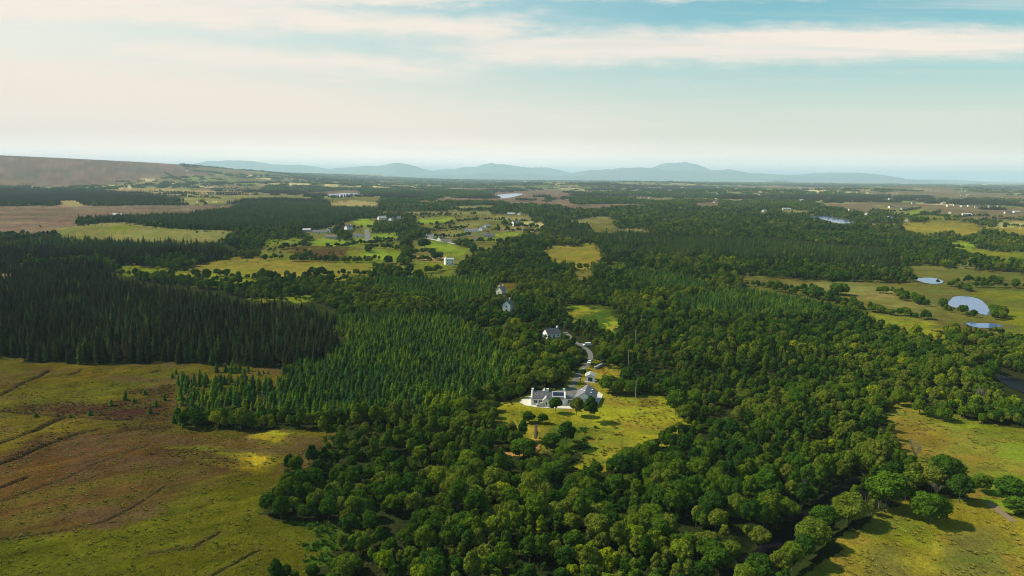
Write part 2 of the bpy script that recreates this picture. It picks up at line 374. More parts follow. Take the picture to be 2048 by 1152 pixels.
# farm clearing
P(0, 'golden', 1189, 781, 1241, 786, 1294, 790, 1337, 793, 1384, 803, 1384, 811, 1359, 821, 1344, 831, 1319, 846, 1301, 858, 1271, 876, 1240, 887, 1200, 905, 1150, 940, 1138, 938, 1175, 905, 1130, 910, 1090, 908, 1075, 890, 1040, 850, 1010, 832, 985, 812, 1030, 800, 1062, 790, 1120, 780, 1150, 778)
P(0, 'bracken', 1085, 845, 1150, 850, 1165, 862, 1200, 855, 1215, 862, 1165, 885, 1185, 900, 1130, 912, 1090, 908, 1078, 880)
P(0, 'grass', 1195, 862, 1230, 858, 1225, 878, 1200, 885, 1170, 872)
P(0, 'rust', 1262, 800, 1300, 797, 1340, 808, 1325, 815, 1290, 808)
P(0, 'grass', 1190, 783, 1230, 787, 1300, 788, 1380, 800, 1384, 806, 1330, 797, 1250, 794, 1200, 792)
P(0, 'grass', 1010, 815, 1050, 818, 1110, 822, 1150, 830, 1120, 845, 1050, 845)
P(0, 'orange', 1068, 842, 1076, 842, 1076, 885, 1070, 900, 1056, 912, 1010, 908, 985, 896, 990, 888, 1024, 902, 1050, 902, 1066, 880)
P(1, None, 985, 826, 1040, 838, 1062, 850, 1062, 900, 1020, 890, 985, 880)
P(1, None, 1084, 838, 1150, 842, 1172, 866, 1150, 908, 1100, 906, 1082, 880)
P(0, 'golden', 1149, 770, 1174, 753, 1184, 740, 1209, 732, 1241, 732, 1245, 743, 1236, 758, 1212, 768, 1200, 782, 1150, 782)
P(0, 'rust', 1184, 742, 1215, 735, 1238, 738, 1215, 748, 1188, 750)
P(0, 'grass', 1118, 780, 1135, 755, 1152, 734, 1172, 716, 1195, 716, 1190, 733, 1170, 740, 1150, 778)
P(0, 'orange', 1170, 729, 1186, 728, 1188, 738, 1176, 742)
P(0, 'bracken', 1128, 611, 1229, 614, 1236, 643, 1224, 652, 1209, 645, 1199, 640, 1154, 631, 1134, 623)
P(0, 'golden', 1140, 617, 1170, 616, 1197, 620, 1195, 626, 1150, 624)
P(0, 'golden', 1209, 640, 1222, 640, 1234, 645, 1222, 651)
P(4, 'bracken', 948, 658, 1000, 654, 1012, 670, 960, 676)
# fields lower right
P(0, 'amber', 1770, 815, 1806, 798, 1861, 813, 1911, 830, 1946, 845, 2048, 860, X1, 900, X1, 1010, 2048, 974, 1978, 966, 1952, 956, 1921, 932, 1867, 920, 1808, 908, 1803, 880, 1790, 850, 1783, 830)
P(0, 'grass', 1806, 800, 1861, 815, 1946, 848, X1, 900, X1, 915, 2048, 885, 1950, 870, 1880, 850, 1800, 812)
P(0, 'rust', 1800, 840, 1860, 850, 1900, 870, 1880, 905, 1830, 895, 1800, 862)
P(0, 'bright', 1980, 890, 2048, 895, X1, 920, X1, 960, 2048, 930, 1990, 915)
P(0, 'bright', 1960, 945, 2048, 950, X1, 985, X1, 1010, 2048, 974, 1978, 966)
P(0, 'oldgold', 1560, Y1, 1600, 1160, 1608, 1139, 1640, 1118, 1690, 1100, 1668, 1080, 1720, 1055, 1745, 1028, 1790, 1018, 1839, 986, 1906, 994, 1957, 1006, 1990, 1012, 2012, 1030, 2048, 1028, X1, 1070, X1, Y1)
P(0, 'grass', 1770, 1035, 1850, 1050, 1870, 1080, 1830, 1100, 1780, 1080, 1760, 1055)
P(0, 'olive', 1740, 1085, 1800, 1095, 1830, 1160, 1720, 1160)
P(0, 'olive', 1900, 1060, 1990, 1055, 2020, 1160, 1880, 1160)
# stream corridor and pool (kept free of trees)
RIVER = [(1290, 1320), (1400, 1215), (1500, 1132), (1560, 1090), (1610, 1045), (1655, 1008), (1700, 975), (1735, 952)]
P(0, 'floor', 1985, 744, 2060, 752, 2150, 790, 2150, 815, 2048, 792, 2010, 772)

def warp(px, py, x, y, amt=1.0):
    s = np.clip((py - 345) / 60.0, 0.15, 3.0) * amt
    return px + ((fbm(x / 14, y / 14, 3, 3) - 0.5) * 12 + (fbm(x / 4, y / 4, 6, 2) - .5) * 9) * s, py + ((fbm(x / 14, y / 14, 5, 3) - 0.5) * 6 + (fbm(x / 4, y / 4, 7, 2) - .5) * 4.5) * s
def look(arr, px, py):
    i = np.clip(px - X0, 0, RW - 1).astype(int); j = np.clip(py - Y0, 0, RH - 1).astype(int)
    return arr[j, i]
def seg_dist(x, y, pts):
    d = np.full(np.shape(x), 1e9); 
    for (ax, ay), (bx, by) in zip(pts[:-1], pts[1:]):
        vx, vy = bx - ax, by - ay; L = vx * vx + vy * vy
        t = np.clip(((x - ax) * vx + (y - ay) * vy) / L, 0, 1)
        d = np.minimum(d, np.hypot(x - ax - t * vx, y - ay - t * vy))
    return d
def wpts(px): return [unproj(a, b)[:2] for a, b in px]
RIVER_W = wpts(RIVER)
def clearing(x, y):
    """small rough openings in the more distant woods"""
    return (y > 1350) & (fbm(x / 150, y / 190, 77, 4) > 0.60)
LANE_W = wpts([(1130, 792), (1142, 776), (1152, 757), (1163, 741), (1174, 729), (1182, 717), (1180, 704), (1170, 696), (1158, 688), (1146, 683), (1139, 672), (1130, 664)])
LANE2_W = wpts([(1158, 688), (1168, 690), (1182, 691)])
TRACK_W = wpts([(1976, 1004), (1988, 1014), (2000, 1023), (2012, 1032), (2028, 1044)])
VLANE_W = wpts([(735, 482), (735, 470), (733, 458)])
VROAD_W = wpts([(850, 476), (875, 481), (905, 487), (935, 492), (960, 498)])
VROAD2_W = wpts([(858, 468), (900, 476), (940, 471), (975, 465), (1000, 463), (1050, 458)])
DITCHES = [wpts(p) for p in (
    [(-200, 868), (0, 790), (45, 767), (80, 752), (100, 740)], [(140, 750), (162, 740)], [(305, 744), (322, 738)],
    [(-120, 925), (0, 885), (60, 863), (128, 836)],
    [(-150, 975), (0, 927), (48, 909), (90, 888), (160, 866), (200, 858)], [(-100, 1000), (0, 975), (55, 955)],
    [(-100, 1098), (0, 1080), (100, 1066), (205, 1046)], [(205, 1046), (270, 1010), (330, 972)], [(300, 1105), (390, 1093), (440, 1062)],
    [(0, 1003), (120, 962), (200, 925), (300, 890)], [(-60, 826), (0, 822), (130, 834), (260, 838)], [(420, 1152), (480, 1120), (520, 1100)])]
# ------------------------------------------------------------------ mesh helpers
def mesh_np(name, co, faces, mats=(), cols=None, midx=None, smooth=False, extra=None):
    """faces: (n,k) int array with a single k, or list of such arrays"""
    if not isinstance(faces, (list, tuple)): faces = [faces]
    me = bpy.data.meshes.new(name)
    co = np.asarray(co, np.float32)
    nl = sum(f.size for f in faces); nf = sum(len(f) for f in faces)
    me.vertices.add(len(co)); me.vertices.foreach_set('co', co.ravel())
    me.loops.add(nl); me.polygons.add(nf)
    me.loops.foreach_set('vertex_index', np.concatenate([f.ravel() for f in faces]).astype(np.int32))
    tot = np.concatenate([np.full(len(f), f.shape[1]) for f in faces]).astype(np.int32)
    st = np.concatenate([[0], np.cumsum(tot)[:-1]]).astype(np.int32)
    me.polygons.foreach_set('loop_start', st)
    if midx is not None: me.polygons.foreach_set('material_index', np.asarray(midx, np.int32))
    if smooth: me.polygons.foreach_set('use_smooth', np.ones(nf, bool))
    for m_ in mats: me.materials.append(m_)
    if cols is not None:
        c = np.ones((len(co), 4), np.float32); c[:, :cols.shape[1]] = cols
        at = me.color_attributes.new('Col', 'FLOAT_COLOR', 'POINT'); at.data.foreach_set('color', c.ravel())
    for k, v in (extra or {}).items():
        at = me.attributes.new(k, 'FLOAT', 'POINT'); at.data.foreach_set('value', np.asarray(v, np.float32))
    me.update(calc_edges=True); me.validate()
    return me
def link(name, me, parent=None, **kw):
    o = bpy.data.objects.new(name, me); COL.objects.link(o)
    if parent is not None: o.parent = parent
    for k, v in kw.items(): o[k] = v
    return o
def empty(name, loc, rz=0.0, label=None, cat=None, group=None):
    o = bpy.data.objects.new(name, None); COL.objects.link(o)
    o.location = loc; o.rotation_euler = (0, 0, rz); o.empty_display_size = 0.5
    if label: o['label'] = label
    if cat: o['category'] = cat
    if group: o['group'] = group
    return o
def simple_mat(name, col, rough=0.85, metal=0.0, var=0.12, scale=1.2, spec=0.3, emit=None):
    m_ = bpy.data.materials.new(name); m_.use_nodes = True; t = NT(m_.node_tree)
    b = t.n('ShaderNodeBsdfPrincipled'); o = t.n('ShaderNodeOutputMaterial'); t.t.links.new(b.outputs[0], o.inputs[0])
    geo = t.n('ShaderNodeTexCoord').outputs['Object']
    n1 = t.noise(geo, scale, 4, 0.65); n2 = t.noise(geo, scale * 9, 2, 0.5)
    f = t.m('ADD', 1 - var, t.m('MULTIPLY', t.m('ADD', n1, n2), var))
    t.put(b.inputs['Base Color'], t.mix(1.0, tuple(col), t.comb(f, f, f), 'MULTIPLY'))
    b.inputs['Roughness'].default_value = rough; b.inputs['Metallic'].default_value = metal
    b.inputs['Specular IOR Level'].default_value = spec
    return m_

# ------------------------------------------------------------------ ground sheet
def ground_color(x, y):
    px, py, Z = proj(x, y, HT(x, y))
    wx, wy = warp(px, py, x, y)
    g = look(gcol, wx, wy)
    # open ground runs on under the line of sight to the first crowns in front of it
    for hgt in (4.0, 8.0):
        qx, qy, _ = proj(x, y, HT(x, y) + hgt); g2 = look(gcol, qx + wx - px, qy + wy - py); o2 = look(cover, qx + wx - px, qy + wy - py) == 0
        g = np.where((g == 0) & o2 & (g2 != PAL['orange']), g2, g)
    # soft, ragged borders: mean of nearby covers
    c = COLR[g] * 2.0; sc_ = np.clip((py - 380) / 110.0, 0.0, 5.0)
    for k in range(8):
        jx = np.cos(k * 2.4) * (1 + k % 3) * 3.2 * sc_; jy = np.sin(k * 2.4) * (1 + k % 3) * 1.3 * sc_
        gk = look(gcol, wx + jx, wy + jy); gk = np.where((gk == 0) != (g == 0), g, gk); c = c + COLR[gk]
    c = c / 10.0
    # far patchwork of small fields, moor and thicket
    cs = 180.0
    u_ = x / cs + (fbm(x / 600, y / 600, 41, 2) - .5) * 1.2; v_ = y / (cs * 1.0) + (fbm(x / 600, y / 600, 43, 2) - .5) * 1.2
    cid, f1, f2 = voronoi(u_, v_, 2)
    pal = np.array([(0.10, 0.12, 0.04), (0.17, 0.14, 0.07), (0.26, 0.20, 0.11), (0.12, 0.095, 0.06), (0.13, 0.17, 0.045), (0.09, 0.10, 0.04), (0.46, 0.36, 0.24), (0.04, 0.055, 0.02)])
    fc = pal[np.clip((cid * 8).astype(int), 0, 7)]
    moor = sstep((fbm(x / 1500, y / 1500, 51, 3) - 0.60) * 12)[:, None]
    fc = fc * (1 - moor) + np.array((0.125, 0.092, 0.060)) * moor
    hedge = (np.clip(1 - (f2 - f1) / 0.10, 0, 1) * (1 - moor[:, 0]))[:, None]
    fc = fc * (1 - hedge) + np.array((0.035, 0.045, 0.02)) * hedge
    m = g == PAL['far']; c[m] = fc[m]
    cg = (g == 0) & clearing(x, y); c[cg] = np.array((0.135, 0.125, 0.05)) * (0.6 + 0.9 * fbm(x[cg] / 90, y[cg] / 90, 78, 3))[:, None]
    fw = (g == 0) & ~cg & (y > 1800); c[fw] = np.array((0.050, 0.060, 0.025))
    for lk in LAKES_W[:4]:
        q = (np.abs(x - lk[0][0]) < 400) & (np.abs(y - lk[0][1]) < 500); dl = seg_dist(x[q], y[q], lk + [lk[0]]); kq = (sstep(1.4 - dl / 9.0) * 0.8)[:, None]; c[q] = c[q] * (1 - kq) + np.array((0.085, 0.070, 0.035)) * kq
    # variation with a shape of its own: dry and wet patches, old plough and turf-cutting lines
    big = fbm(x / 60, y / 60, 61, 4); mid = fbm(x / 9, y / 9, 62, 4)
    amp = np.where(g == 0, 0.2, 0.75)
    c *= (1 + amp * (big - 0.5) + amp * 0.9 * (mid - 0.5))[:, None]
    # hue drift between greenish and brownish
    hue = (fbm(x / 35, y / 35, 63, 4) - 0.5) * 0.7
    c[:, 0] *= 1 + hue * 0.55; c[:, 1] *= 1 - hue * 0.15
    # bog streaks parallel to the drains
    bog = np.isin(g, [PAL['bogbrown'], PAL['bogolive'], PAL['boggreen'], PAL['heather']])
    al = x * 0.80 + y * 0.60; ac = -x * 0.60 + y * 0.80
    s_ = fbm(ac / 2.6 + fbm(x / 30, y / 30, 8, 2) * 2, al / 45, 71, 3)
    c[bog] *= (0.60 + 0.80 * s_[bog])[:, None]
    wet = fbm(ac / 9, al / 60, 73, 4)
    k = (sstep((wet - 0.45) * 4) * 0.35)[:, None]
    cc = c * (1 - k) + np.array((0.066, 0.072, 0.010)) * k
    c[bog] = cc[bog]
    hm = (sstep((fbm(x / 18, y / 12, 74, 5) - 0.50) * 5) * 0.6)[:, None]
    cc = c * (1 - hm) + np.array((0.070, 0.040, 0.030)) * hm
    b2 = np.isin(g, [PAL['bogbrown'], PAL['bogolive']]); c[b2] = cc[b2]
    gold = np.isin(g, [PAL['golden'], PAL['amber'], PAL['oldgold'], PAL['grass'], PAL['olive'], PAL['palegrass']])
    kk = (sstep((fbm(x / 14, y / 10, 75, 5) - 0.42) * 4) * 0.5)[:, None]
    cc = c * (1 - kk) + np.array((0.090, 0.115, 0.020)) * kk
    near = gold & (y < 1300); c[near] = cc[near]
    rk = (sstep((fbm(x / 11, y / 8, 76, 5) - 0.50) * 5) * 0.5)[:, None]
    cc = c * (1 - rk) + np.array((0.20, 0.115, 0.030)) * rk
    near = np.isin(g, [PAL['golden'], PAL['amber'], PAL['oldgold']]) & (y < 1300); c[near] = cc[near]
    # heather hill: drifting bands across the slope
    mo = (g == PAL['moor'])
    bb = fbm(x / 420 + 3, y / 130, 81, 5)
    c[mo] *= (0.78 + 0.45 * bb[mo])[:, None]
    sp = (sstep((fbm(x / 130, y / 60, 83, 5) - 0.60) * 12) * 0.5)[:, None]
    cc = c * (1 - sp) + np.array((0.06, 0.055, 0.035)) * sp; c[mo] = cc[mo]
    # worn verge beside lanes, peat along drains
    if True:
        nr = (y < 560)
        d = np.full(x.shape, 1e9)
        for q_, dt in enumerate(DITCHES): d[nr] = np.minimum(d[nr], seg_dist(x[nr], y[nr], dt) + (0.0 if q_ < 6 or q_ == 10 else 0.65))
        kx = (sstep(1.25 - d / 1.3) * 0.92)[:, None]; c = c * (1 - kx) + np.array((0.022, 0.016, 0.011)) * kx
        kb = (sstep(1 - np.abs(d - 1.8) / 1.1) * 0.35)[:, None]; c = c * (1 - kb) + np.array((0.070, 0.042, 0.030)) * kb
    c[:, 2] *= 0.8
    return np.clip(c, 0.004, 0.8), g, d

FLAT = [(17, 315, 19), (34, 318, 16), (40, 350, 9)]
def relief(x, y, g=None):
    if g is None:
        px, py, Z = proj(x, y, HT(x, y)); wx, wy = warp(px, py, x, y); g = look(gcol, wx, wy)
    fade = np.clip(1 - (np.hypot(x, y) - 600) / 500, 0, 1)
    rough = np.where(np.isin(g, [PAL['bright'], PAL['gravel']]), 0.15, 0.8)
    near = y < 620; fl = np.ones(x.shape)
    for ln, w_ in ((LANE_W, 3.0), (LANE2_W, 3.5), (TRACK_W, 3.0)): fl[near] = np.minimum(fl[near], sstep((seg_dist(x[near], y[near], ln) - w_) / 7))
    for fx, fy, fr in FLAT: fl = np.minimum(fl, sstep((np.hypot(x - fx, y - fy) - fr) / 7))
    return fl * fade * rough * ((fbm(x / 5.5, y / 5.5, 91, 3) - 0.5) * 1.1 + (fbm(x / 22, y / 22, 92, 2) - 0.5) * 1.2)
def build_ground():
    azs = np.concatenate([np.linspace(-180, -46, 24), np.linspace(-44, 44, 900), np.linspace(46, 178, 23)])
    dep = [31.0]
    while dep[-1] > 0.11:
        t = dep[-1]; dep.append(t - (0.062 if t > 9 else (0.070 if t > 2 else 0.045)))
    dep = np.array(dep); rr = CAMH / np.tan(np.radians(dep))
    rr = np.concatenate([[15, 45, 80, 110, 135, 150], rr[rr > 160], [62000, 90000]])
    A, RR = np.meshgrid(np.radians(azs), rr, indexing='ij')
    x = (RR * np.sin(A)).ravel(); y = (RR * np.cos(A)).ravel()
    z = HT(x, y)
    c, g, d = ground_color(x, y)
    z = z + relief(x, y, g)
    z = z - 1.1 * sstep(1.25 - d / 1.1) * (y < 560)
    rd = seg_dist(x, y, RIVER_W)
    z = z - 2.2 * sstep((11.0 - rd) / 5.0)
    # ponds and lakes sit in shallow basins
    for lk in LAKES_W: z = np.where(in_poly(x, y, lk), -0.6, z)
    na, nr_ = len(azs), len(rr)
    i = np.arange(na)[:, None]; j = np.arange(nr_ - 1)[None, :]
    i2 = (i + 1) % na
    f = np.stack([(i * nr_ + j), (i * nr_ + j + 1), (i2 * nr_ + j + 1), (i2 * nr_ + j)], -1).reshape(-1, 4)
    # centre cap
    co = np.stack([x, y, z], 1); co = np.vstack([co, [0, 0, 0]]); c = np.vstack([c, c[:1]])
    cap = np.stack([np.arange(na) * nr_, ((np.arange(na) + 1) % na) * nr_, np.full(na, len(co) - 1)], -1)[:, ::-1]
    m_ = bpy.data.materials.new('ground'); m_.use_nodes = True; t = NT(m_.node_tree)
    b = t.n('ShaderNodeBsdfPrincipled'); o = t.n('ShaderNodeOutputMaterial'); t.t.links.new(b.outputs[0], o.inputs[0])
    at = t.n('ShaderNodeVertexColor'); at.layer_name = 'Col'
    pos = t.n('ShaderNodeNewGeometry').outputs['Position']
    n1 = t.noise(pos, 0.9, 4, 0.65); n2 = t.noise(pos, 0.12, 4, 0.6); n3 = t.noise(pos, 3.1, 2, 0.6)
    f_ = t.m('MAXIMUM', 0.15, t.m('ADD', -0.95, t.m('ADD', t.m('MULTIPLY', n1, 1.7), t.m('ADD', t.m('MULTIPLY', n2, 0.8), t.m('MULTIPLY', n3, 1.4)))))
    t.put(b.inputs['Base Color'], t.mix(1.0, at.outputs[0], t.comb(f_, f_, t.m('MULTIPLY', f_, 0.95)), 'MULTIPLY'))
    b.inputs['Roughness'].default_value = 0.95; b.inputs['Specular IOR Level'].default_value = 0.0
    bp = t.n('ShaderNodeBump'); bp.inputs['Strength'].default_value = 0.9; bp.inputs['Distance'].default_value = 0.5
    t.put(bp.inputs['Height'], t.m('ADD', n1, t.m('MULTIPLY', n3, 0.4))); t.t.links.new(bp.outputs[0], b.inputs['Normal'])
    me = mesh_np('ground', co, [f, cap], [m_], c, smooth=True)
    return link('ground', me, kind='structure')

def in_poly(x, y, p):
    r_ = np.zeros(x.shape, bool); n = len(p)
    for k in range(n):
        ax, ay = p[k]; bx, by = p[(k + 1) % n]
        cnd = (ay <= y) != (by <= y)
        with np.errstate(all='ignore'):
            r_ ^= cnd & (x < ax + (y - ay) * (bx - ax) / (by - ay if by != ay else 1e-9))
    return r_
LAKES = dict(
    pond_a=[(1896, 608), (1900, 600), (1908, 594), (1926, 592), (1946, 595), (1961, 600), (1971, 609), (1979, 618), (1982, 625), (1978, 630), (1965, 629), (1948, 624), (1926, 618), (1905, 614)],
    pond_b=[(1930, 646), (1956, 646), (1990, 648), (2006, 652), (1990, 655), (1966, 656), (1944, 653)],
    pond_c=[(1833, 560), (1843, 556), (1868, 556), (1886, 562), (1881, 567), (1856, 567)],
    lake_a=[(1611, 432), (1636, 432), (1661, 434), (1686, 439), (1713, 445), (1696, 447), (1671, 446), (1655, 441), (1632, 436)],
    lake_b=[(652, 390), (670, 388), (690, 386), (722, 386), (714, 390), (695, 393), (660, 393)],
    lake_c=[(980, 394), (1000, 389), (1030, 387), (1046, 388), (1026, 394), (1000, 397)],
    lake_d=[(835, 372), (862, 371), (880, 373), (860, 375)],
    pool=[(1990, 752), (2040, 758), (2110, 780), (2120, 800), (2050, 786), (2012, 770)])
LAKES_W = [wpts(v) for v in LAKES.values()]
ground = build_ground()

# water
wm = bpy.data.materials.new('water'); wm.use_nodes = True; t = NT(wm.node_tree)
b = t.n('ShaderNodeBsdfPrincipled'); o = t.n('ShaderNodeOutputMaterial'); t.t.links.new(b.outputs[0], o.inputs[0])
pos = t.n('ShaderNodeNewGeometry').outputs['Position']
b.inputs['Base Color'].default_value = (0.07, 0.12, 0.28, 1); b.inputs['Roughness'].default_value = 0.12; b.inputs['IOR'].default_value = 1.33; b.inputs['Specular IOR Level'].default_value = 0.35  # bluer than the water itself: reflected sky is painted into the base colour
bp = t.n('ShaderNodeBump'); bp.inputs['Strength'].default_value = 0.25; bp.inputs['Distance'].default_value = 0.05
t.put(bp.inputs['Height'], t.noise(pos, 0.8, 3)); t.t.links.new(bp.outputs[0], b.inputs['Normal'])
dark_water = bpy.data.materials.new('dark_shaded_water'); dark_water.use_nodes = True; t = NT(dark_water.node_tree)
b = t.n('ShaderNodeBsdfPrincipled'); o = t.n('ShaderNodeOutputMaterial'); t.t.links.new(b.outputs[0], o.inputs[0])
b.inputs['Base Color'].default_value = (0.007, 0.006, 0.008, 1); b.inputs['Roughness'].default_value = 0.35; b.inputs['Specular IOR Level'].default_value = 0.02  # bank trees' shade on the stream painted in as a near-black, barely reflecting colour
for (nm, pts), wp in zip(LAKES.items(), LAKES_W):
    c0 = np.mean(wp, 0); out = []
    n = len(wp)
    for k in range(n):   # rounded, slightly irregular shoreline
        for s_ in range(5):
            p = np.array(wp[k]); q = np.array(wp[(k + 1) % n]); t_ = s_ / 5
            p0 = np.array(wp[k - 1]); q1 = np.array(wp[(k + 2) % n])
            v = 0.5 * ((2 * p) + (-p0 + q) * t_ + (2 * p0 - 5 * p + 4 * q - q1) * t_ ** 2 + (-p0 + 3 * p - 3 * q + q1) * t_ ** 3)
            out.append(c0 + (v - c0) * (1 + 0.03 * (hash2(np.array([k * 5 + s_]), np.array([3]))[0] - 0.5)))
    out = np.array(out); zz = 0.25 if c0[1] > 1200 else 0.12
    zz = float(max(HT(c0[0], c0[1]), 0)) + zz
    co = np.vstack([np.c_[out, np.full(len(out), zz)], [[c0[0], c0[1], zz]]])
    nn = len(out); fs = np.array([[i_, (i_ + 1) % nn, nn] for i_ in range(nn)])
    fill(cover, 0, LAKES[nm]) if nm != 'pool' else None
    link('pond' if nm[0] == 'p' else 'lake', mesh_np(nm, co, fs, [dark_water if nm == 'pool' else wm]), kind='structure')

def strip(name, pts, width, z_off, mat, step=3.0, jitter=0.0, cols=None, thick=0.0, **kw):
    P_ = []
    for a_, b_ in zip(pts[:-1], pts[1:]):
        L = math.dist(a_, b_); k = max(1, int(L / step))
        for s_ in range(k): P_.append((a_[0] + (b_[0] - a_[0]) * s_ / k, a_[1] + (b_[1] - a_[1]) * s_ / k))
    P_.append(pts[-1]); P_ = np.array(P_)
    for _ in range(3): P_[1:-1] = (P_[:-2] + 2 * P_[1:-1] + P_[2:]) / 4
    T = np.gradient(P_, axis=0); T /= np.linalg.norm(T, axis=1)[:, None]; N = np.c_[-T[:, 1], T[:, 0]]
    wv = width / 2 * (1 + jitter * (rng.random(len(P_)) - 0.5))
    ks = np.linspace(-1, 1, 5); co = []
    for k in ks: 
        q = P_ + N * (wv * k)[:, None]; co.append(np.c_[q, HT(q[:, 0], q[:, 1]) + z_off])
    co = np.stack(co, 1).reshape(-1, 3); n = len(P_)
    i = np.arange(n - 1)[:, None]; j = np.arange(4)[None, :]
    f = np.stack([i * 5 + j, i * 5 + j + 1, (i + 1) * 5 + j + 1, (i + 1) * 5 + j], -1).reshape(-1, 4)
    return link(name, mesh_np(name, co, f, [mat], smooth=True), **kw)
M_road = simple_mat('worn_asphalt', (0.115, 0.105, 0.10), 0.9, var=0.35, scale=0.5)
M_gravel = simple_mat('pale_gravel', (0.50, 0.45, 0.40), 0.95, var=0.25, scale=0.7)
M_track = simple_mat('dirt_track', (0.17, 0.125, 0.075), 0.95, var=0.35, scale=0.5)
strip('stream', RIVER_W, 9.5, -1.55, dark_water, kind='structure')
strip('lane', LANE_W, 2.9, 0.10, M_road, kind='structure')
strip('lane', LANE2_W, 5.0, 0.104, M_road, kind='structure')
strip('farm_track', TRACK_W, 2.4, 0.10, M_track, jitter=0.7, kind='structure')
strip('village_road', VLANE_W, 9.0, 0.15, M_road, kind='structure')
strip('village_road', VROAD_W, 5.0, 0.15, M_gravel, kind='structure')
strip('village_road', VROAD2_W, 5.0, 0.154, M_road, kind='structure')

# mountains on the horizon: ridges with real depth
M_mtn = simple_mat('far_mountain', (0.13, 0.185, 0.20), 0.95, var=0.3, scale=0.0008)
def mountain(prof, Rm, seed, depth=3500.0):
    Rm *= 1.2; depth *= 1.2
    px = np.array([p[0] for p in prof], float); py = np.array([p[1] for p in prof], float)
    xs = np.arange(px[0], px[-1] + 0.1, 3.0)
    yy = np.interp(xs, px, py)
    k = np.array([1, 2, 3, 2, 1]) / 9.0
    yy = np.convolve(np.r_[[yy[0]] * 2, yy, [yy[-1]] * 2], k, 'valid')
    yy = yy + (fbm(xs / 14.0, xs * 0, seed, 4) - 0.5) * 4.5 * np.clip((xs - xs[0]) / 20, 0, 1) * np.clip((xs[-1] - xs) / 20, 0, 1)
    rows = np.linspace(-1, 1, 15); co = []
    for rw in rows:
        pr = math.cos(rw * math.pi / 2) ** 1.3 if abs(rw) < 0.999 else 0.0
        D = Rm + rw * depth
        t_ = (xs - 1024) / FPX
        X = t_ * Rm * (1 + 0.0 * rw); Yv = np.full(xs.shape, D)
        hz = 351.5 + ROLL * (xs - 1024)
        crest = CAMH + (hz - yy) / FPX * Rm
        Zc = crest * pr * (1 + (0.25 * (fbm(X / 900 + 5, Yv / 900, seed + 7, 3) - 0.5) if abs(rw) > 0.05 else 0)) - (30 if pr == 0 else 0)
        co.append(np.stack([X, Yv, Zc], 1))
    co = np.stack(co, 0); m_, n = co.shape[:2]
    i = np.arange(m_ - 1)[:, None]; j = np.arange(n - 1)[None, :]
    f = np.stack([i * n + j, i * n + j + 1, (i + 1) * n + j + 1, (i + 1) * n + j], -1).reshape(-1, 4)
    link('mountain', mesh_np('mountain', co.reshape(-1, 3), f, [M_mtn], smooth=True), kind='structure')
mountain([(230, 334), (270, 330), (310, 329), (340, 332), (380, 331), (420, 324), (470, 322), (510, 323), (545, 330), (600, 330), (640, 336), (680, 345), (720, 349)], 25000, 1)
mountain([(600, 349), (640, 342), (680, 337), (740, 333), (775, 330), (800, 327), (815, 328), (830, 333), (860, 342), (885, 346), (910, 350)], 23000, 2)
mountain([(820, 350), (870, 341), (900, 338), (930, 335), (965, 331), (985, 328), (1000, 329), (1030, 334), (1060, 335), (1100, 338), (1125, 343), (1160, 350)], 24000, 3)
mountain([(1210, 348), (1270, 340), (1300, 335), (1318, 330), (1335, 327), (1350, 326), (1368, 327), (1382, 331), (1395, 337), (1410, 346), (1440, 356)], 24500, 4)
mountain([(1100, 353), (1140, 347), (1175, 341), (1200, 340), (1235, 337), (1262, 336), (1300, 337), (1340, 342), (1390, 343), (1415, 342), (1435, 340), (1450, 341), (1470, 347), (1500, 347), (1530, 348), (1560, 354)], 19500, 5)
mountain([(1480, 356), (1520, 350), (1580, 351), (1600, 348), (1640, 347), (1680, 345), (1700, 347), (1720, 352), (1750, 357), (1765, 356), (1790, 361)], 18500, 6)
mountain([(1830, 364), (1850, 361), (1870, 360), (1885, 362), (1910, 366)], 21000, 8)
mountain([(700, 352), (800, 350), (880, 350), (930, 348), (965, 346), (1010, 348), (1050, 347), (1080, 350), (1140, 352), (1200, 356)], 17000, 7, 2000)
# ------------------------------------------------------------------ foliage materials
def leaf_mat(name, stops, transl=0.14):
    m_ = bpy.data.materials.new(name); m_.use_nodes = True; t = NT(m_.node_tree)
    o = t.n('ShaderNodeOutputMaterial')
    at = t.n('ShaderNodeAttribute', attribute_type='INSTANCER'); at.attribute_name = 'tone'
    vc = t.n('ShaderNodeVertexColor'); vc.layer_name = 'Col'
    col = t.ramp(at.outputs['Fac'], stops)
    col = t.mix(1.0, col, vc.outputs[0], 'MULTIPLY')
    d = t.n('ShaderNodeBsdfDiffuse'); t.put(d.inputs[0], col); d.inputs[1].default_value = 0.6
    tr = t.n('ShaderNodeBsdfTranslucent'); t.put(tr.inputs[0], t.mix(1.0, col, (1.15, 1.3, 0.5), 'MULTIPLY'))
    mx_ = t.n('ShaderNodeMixShader'); mx_.inputs[0].default_value = transl
    t.t.links.new(d.outputs[0], mx_.inputs[1]); t.t.links.new(tr.outputs[0], mx_.inputs[2]); t.t.links.new(mx_.outputs[0], o.inputs[0])
    return m_
M_leaf = leaf_mat('broadleaf_foliage', [(0.0, (0.024, 0.062, 0.009)), (0.25, (0.050, 0.106, 0.009)), (0.5, (0.092, 0.146, 0.009)), (0.72, (0.134, 0.154, 0.020)), (0.88, (0.162, 0.218, 0.009)), (1.0, (0.235, 0.255, 0.010))])
M_spruce = leaf_mat('dark_conifer_foliage', [(0.0, (0.013, 0.018, 0.008)), (0.35, (0.026, 0.037, 0.013)), (0.55, (0.044, 0.038, 0.015)), (0.75, (0.032, 0.056, 0.016)), (0.9, (0.036, 0.068, 0.016)), (1.0, (0.085, 0.120, 0.014))], 0.1)
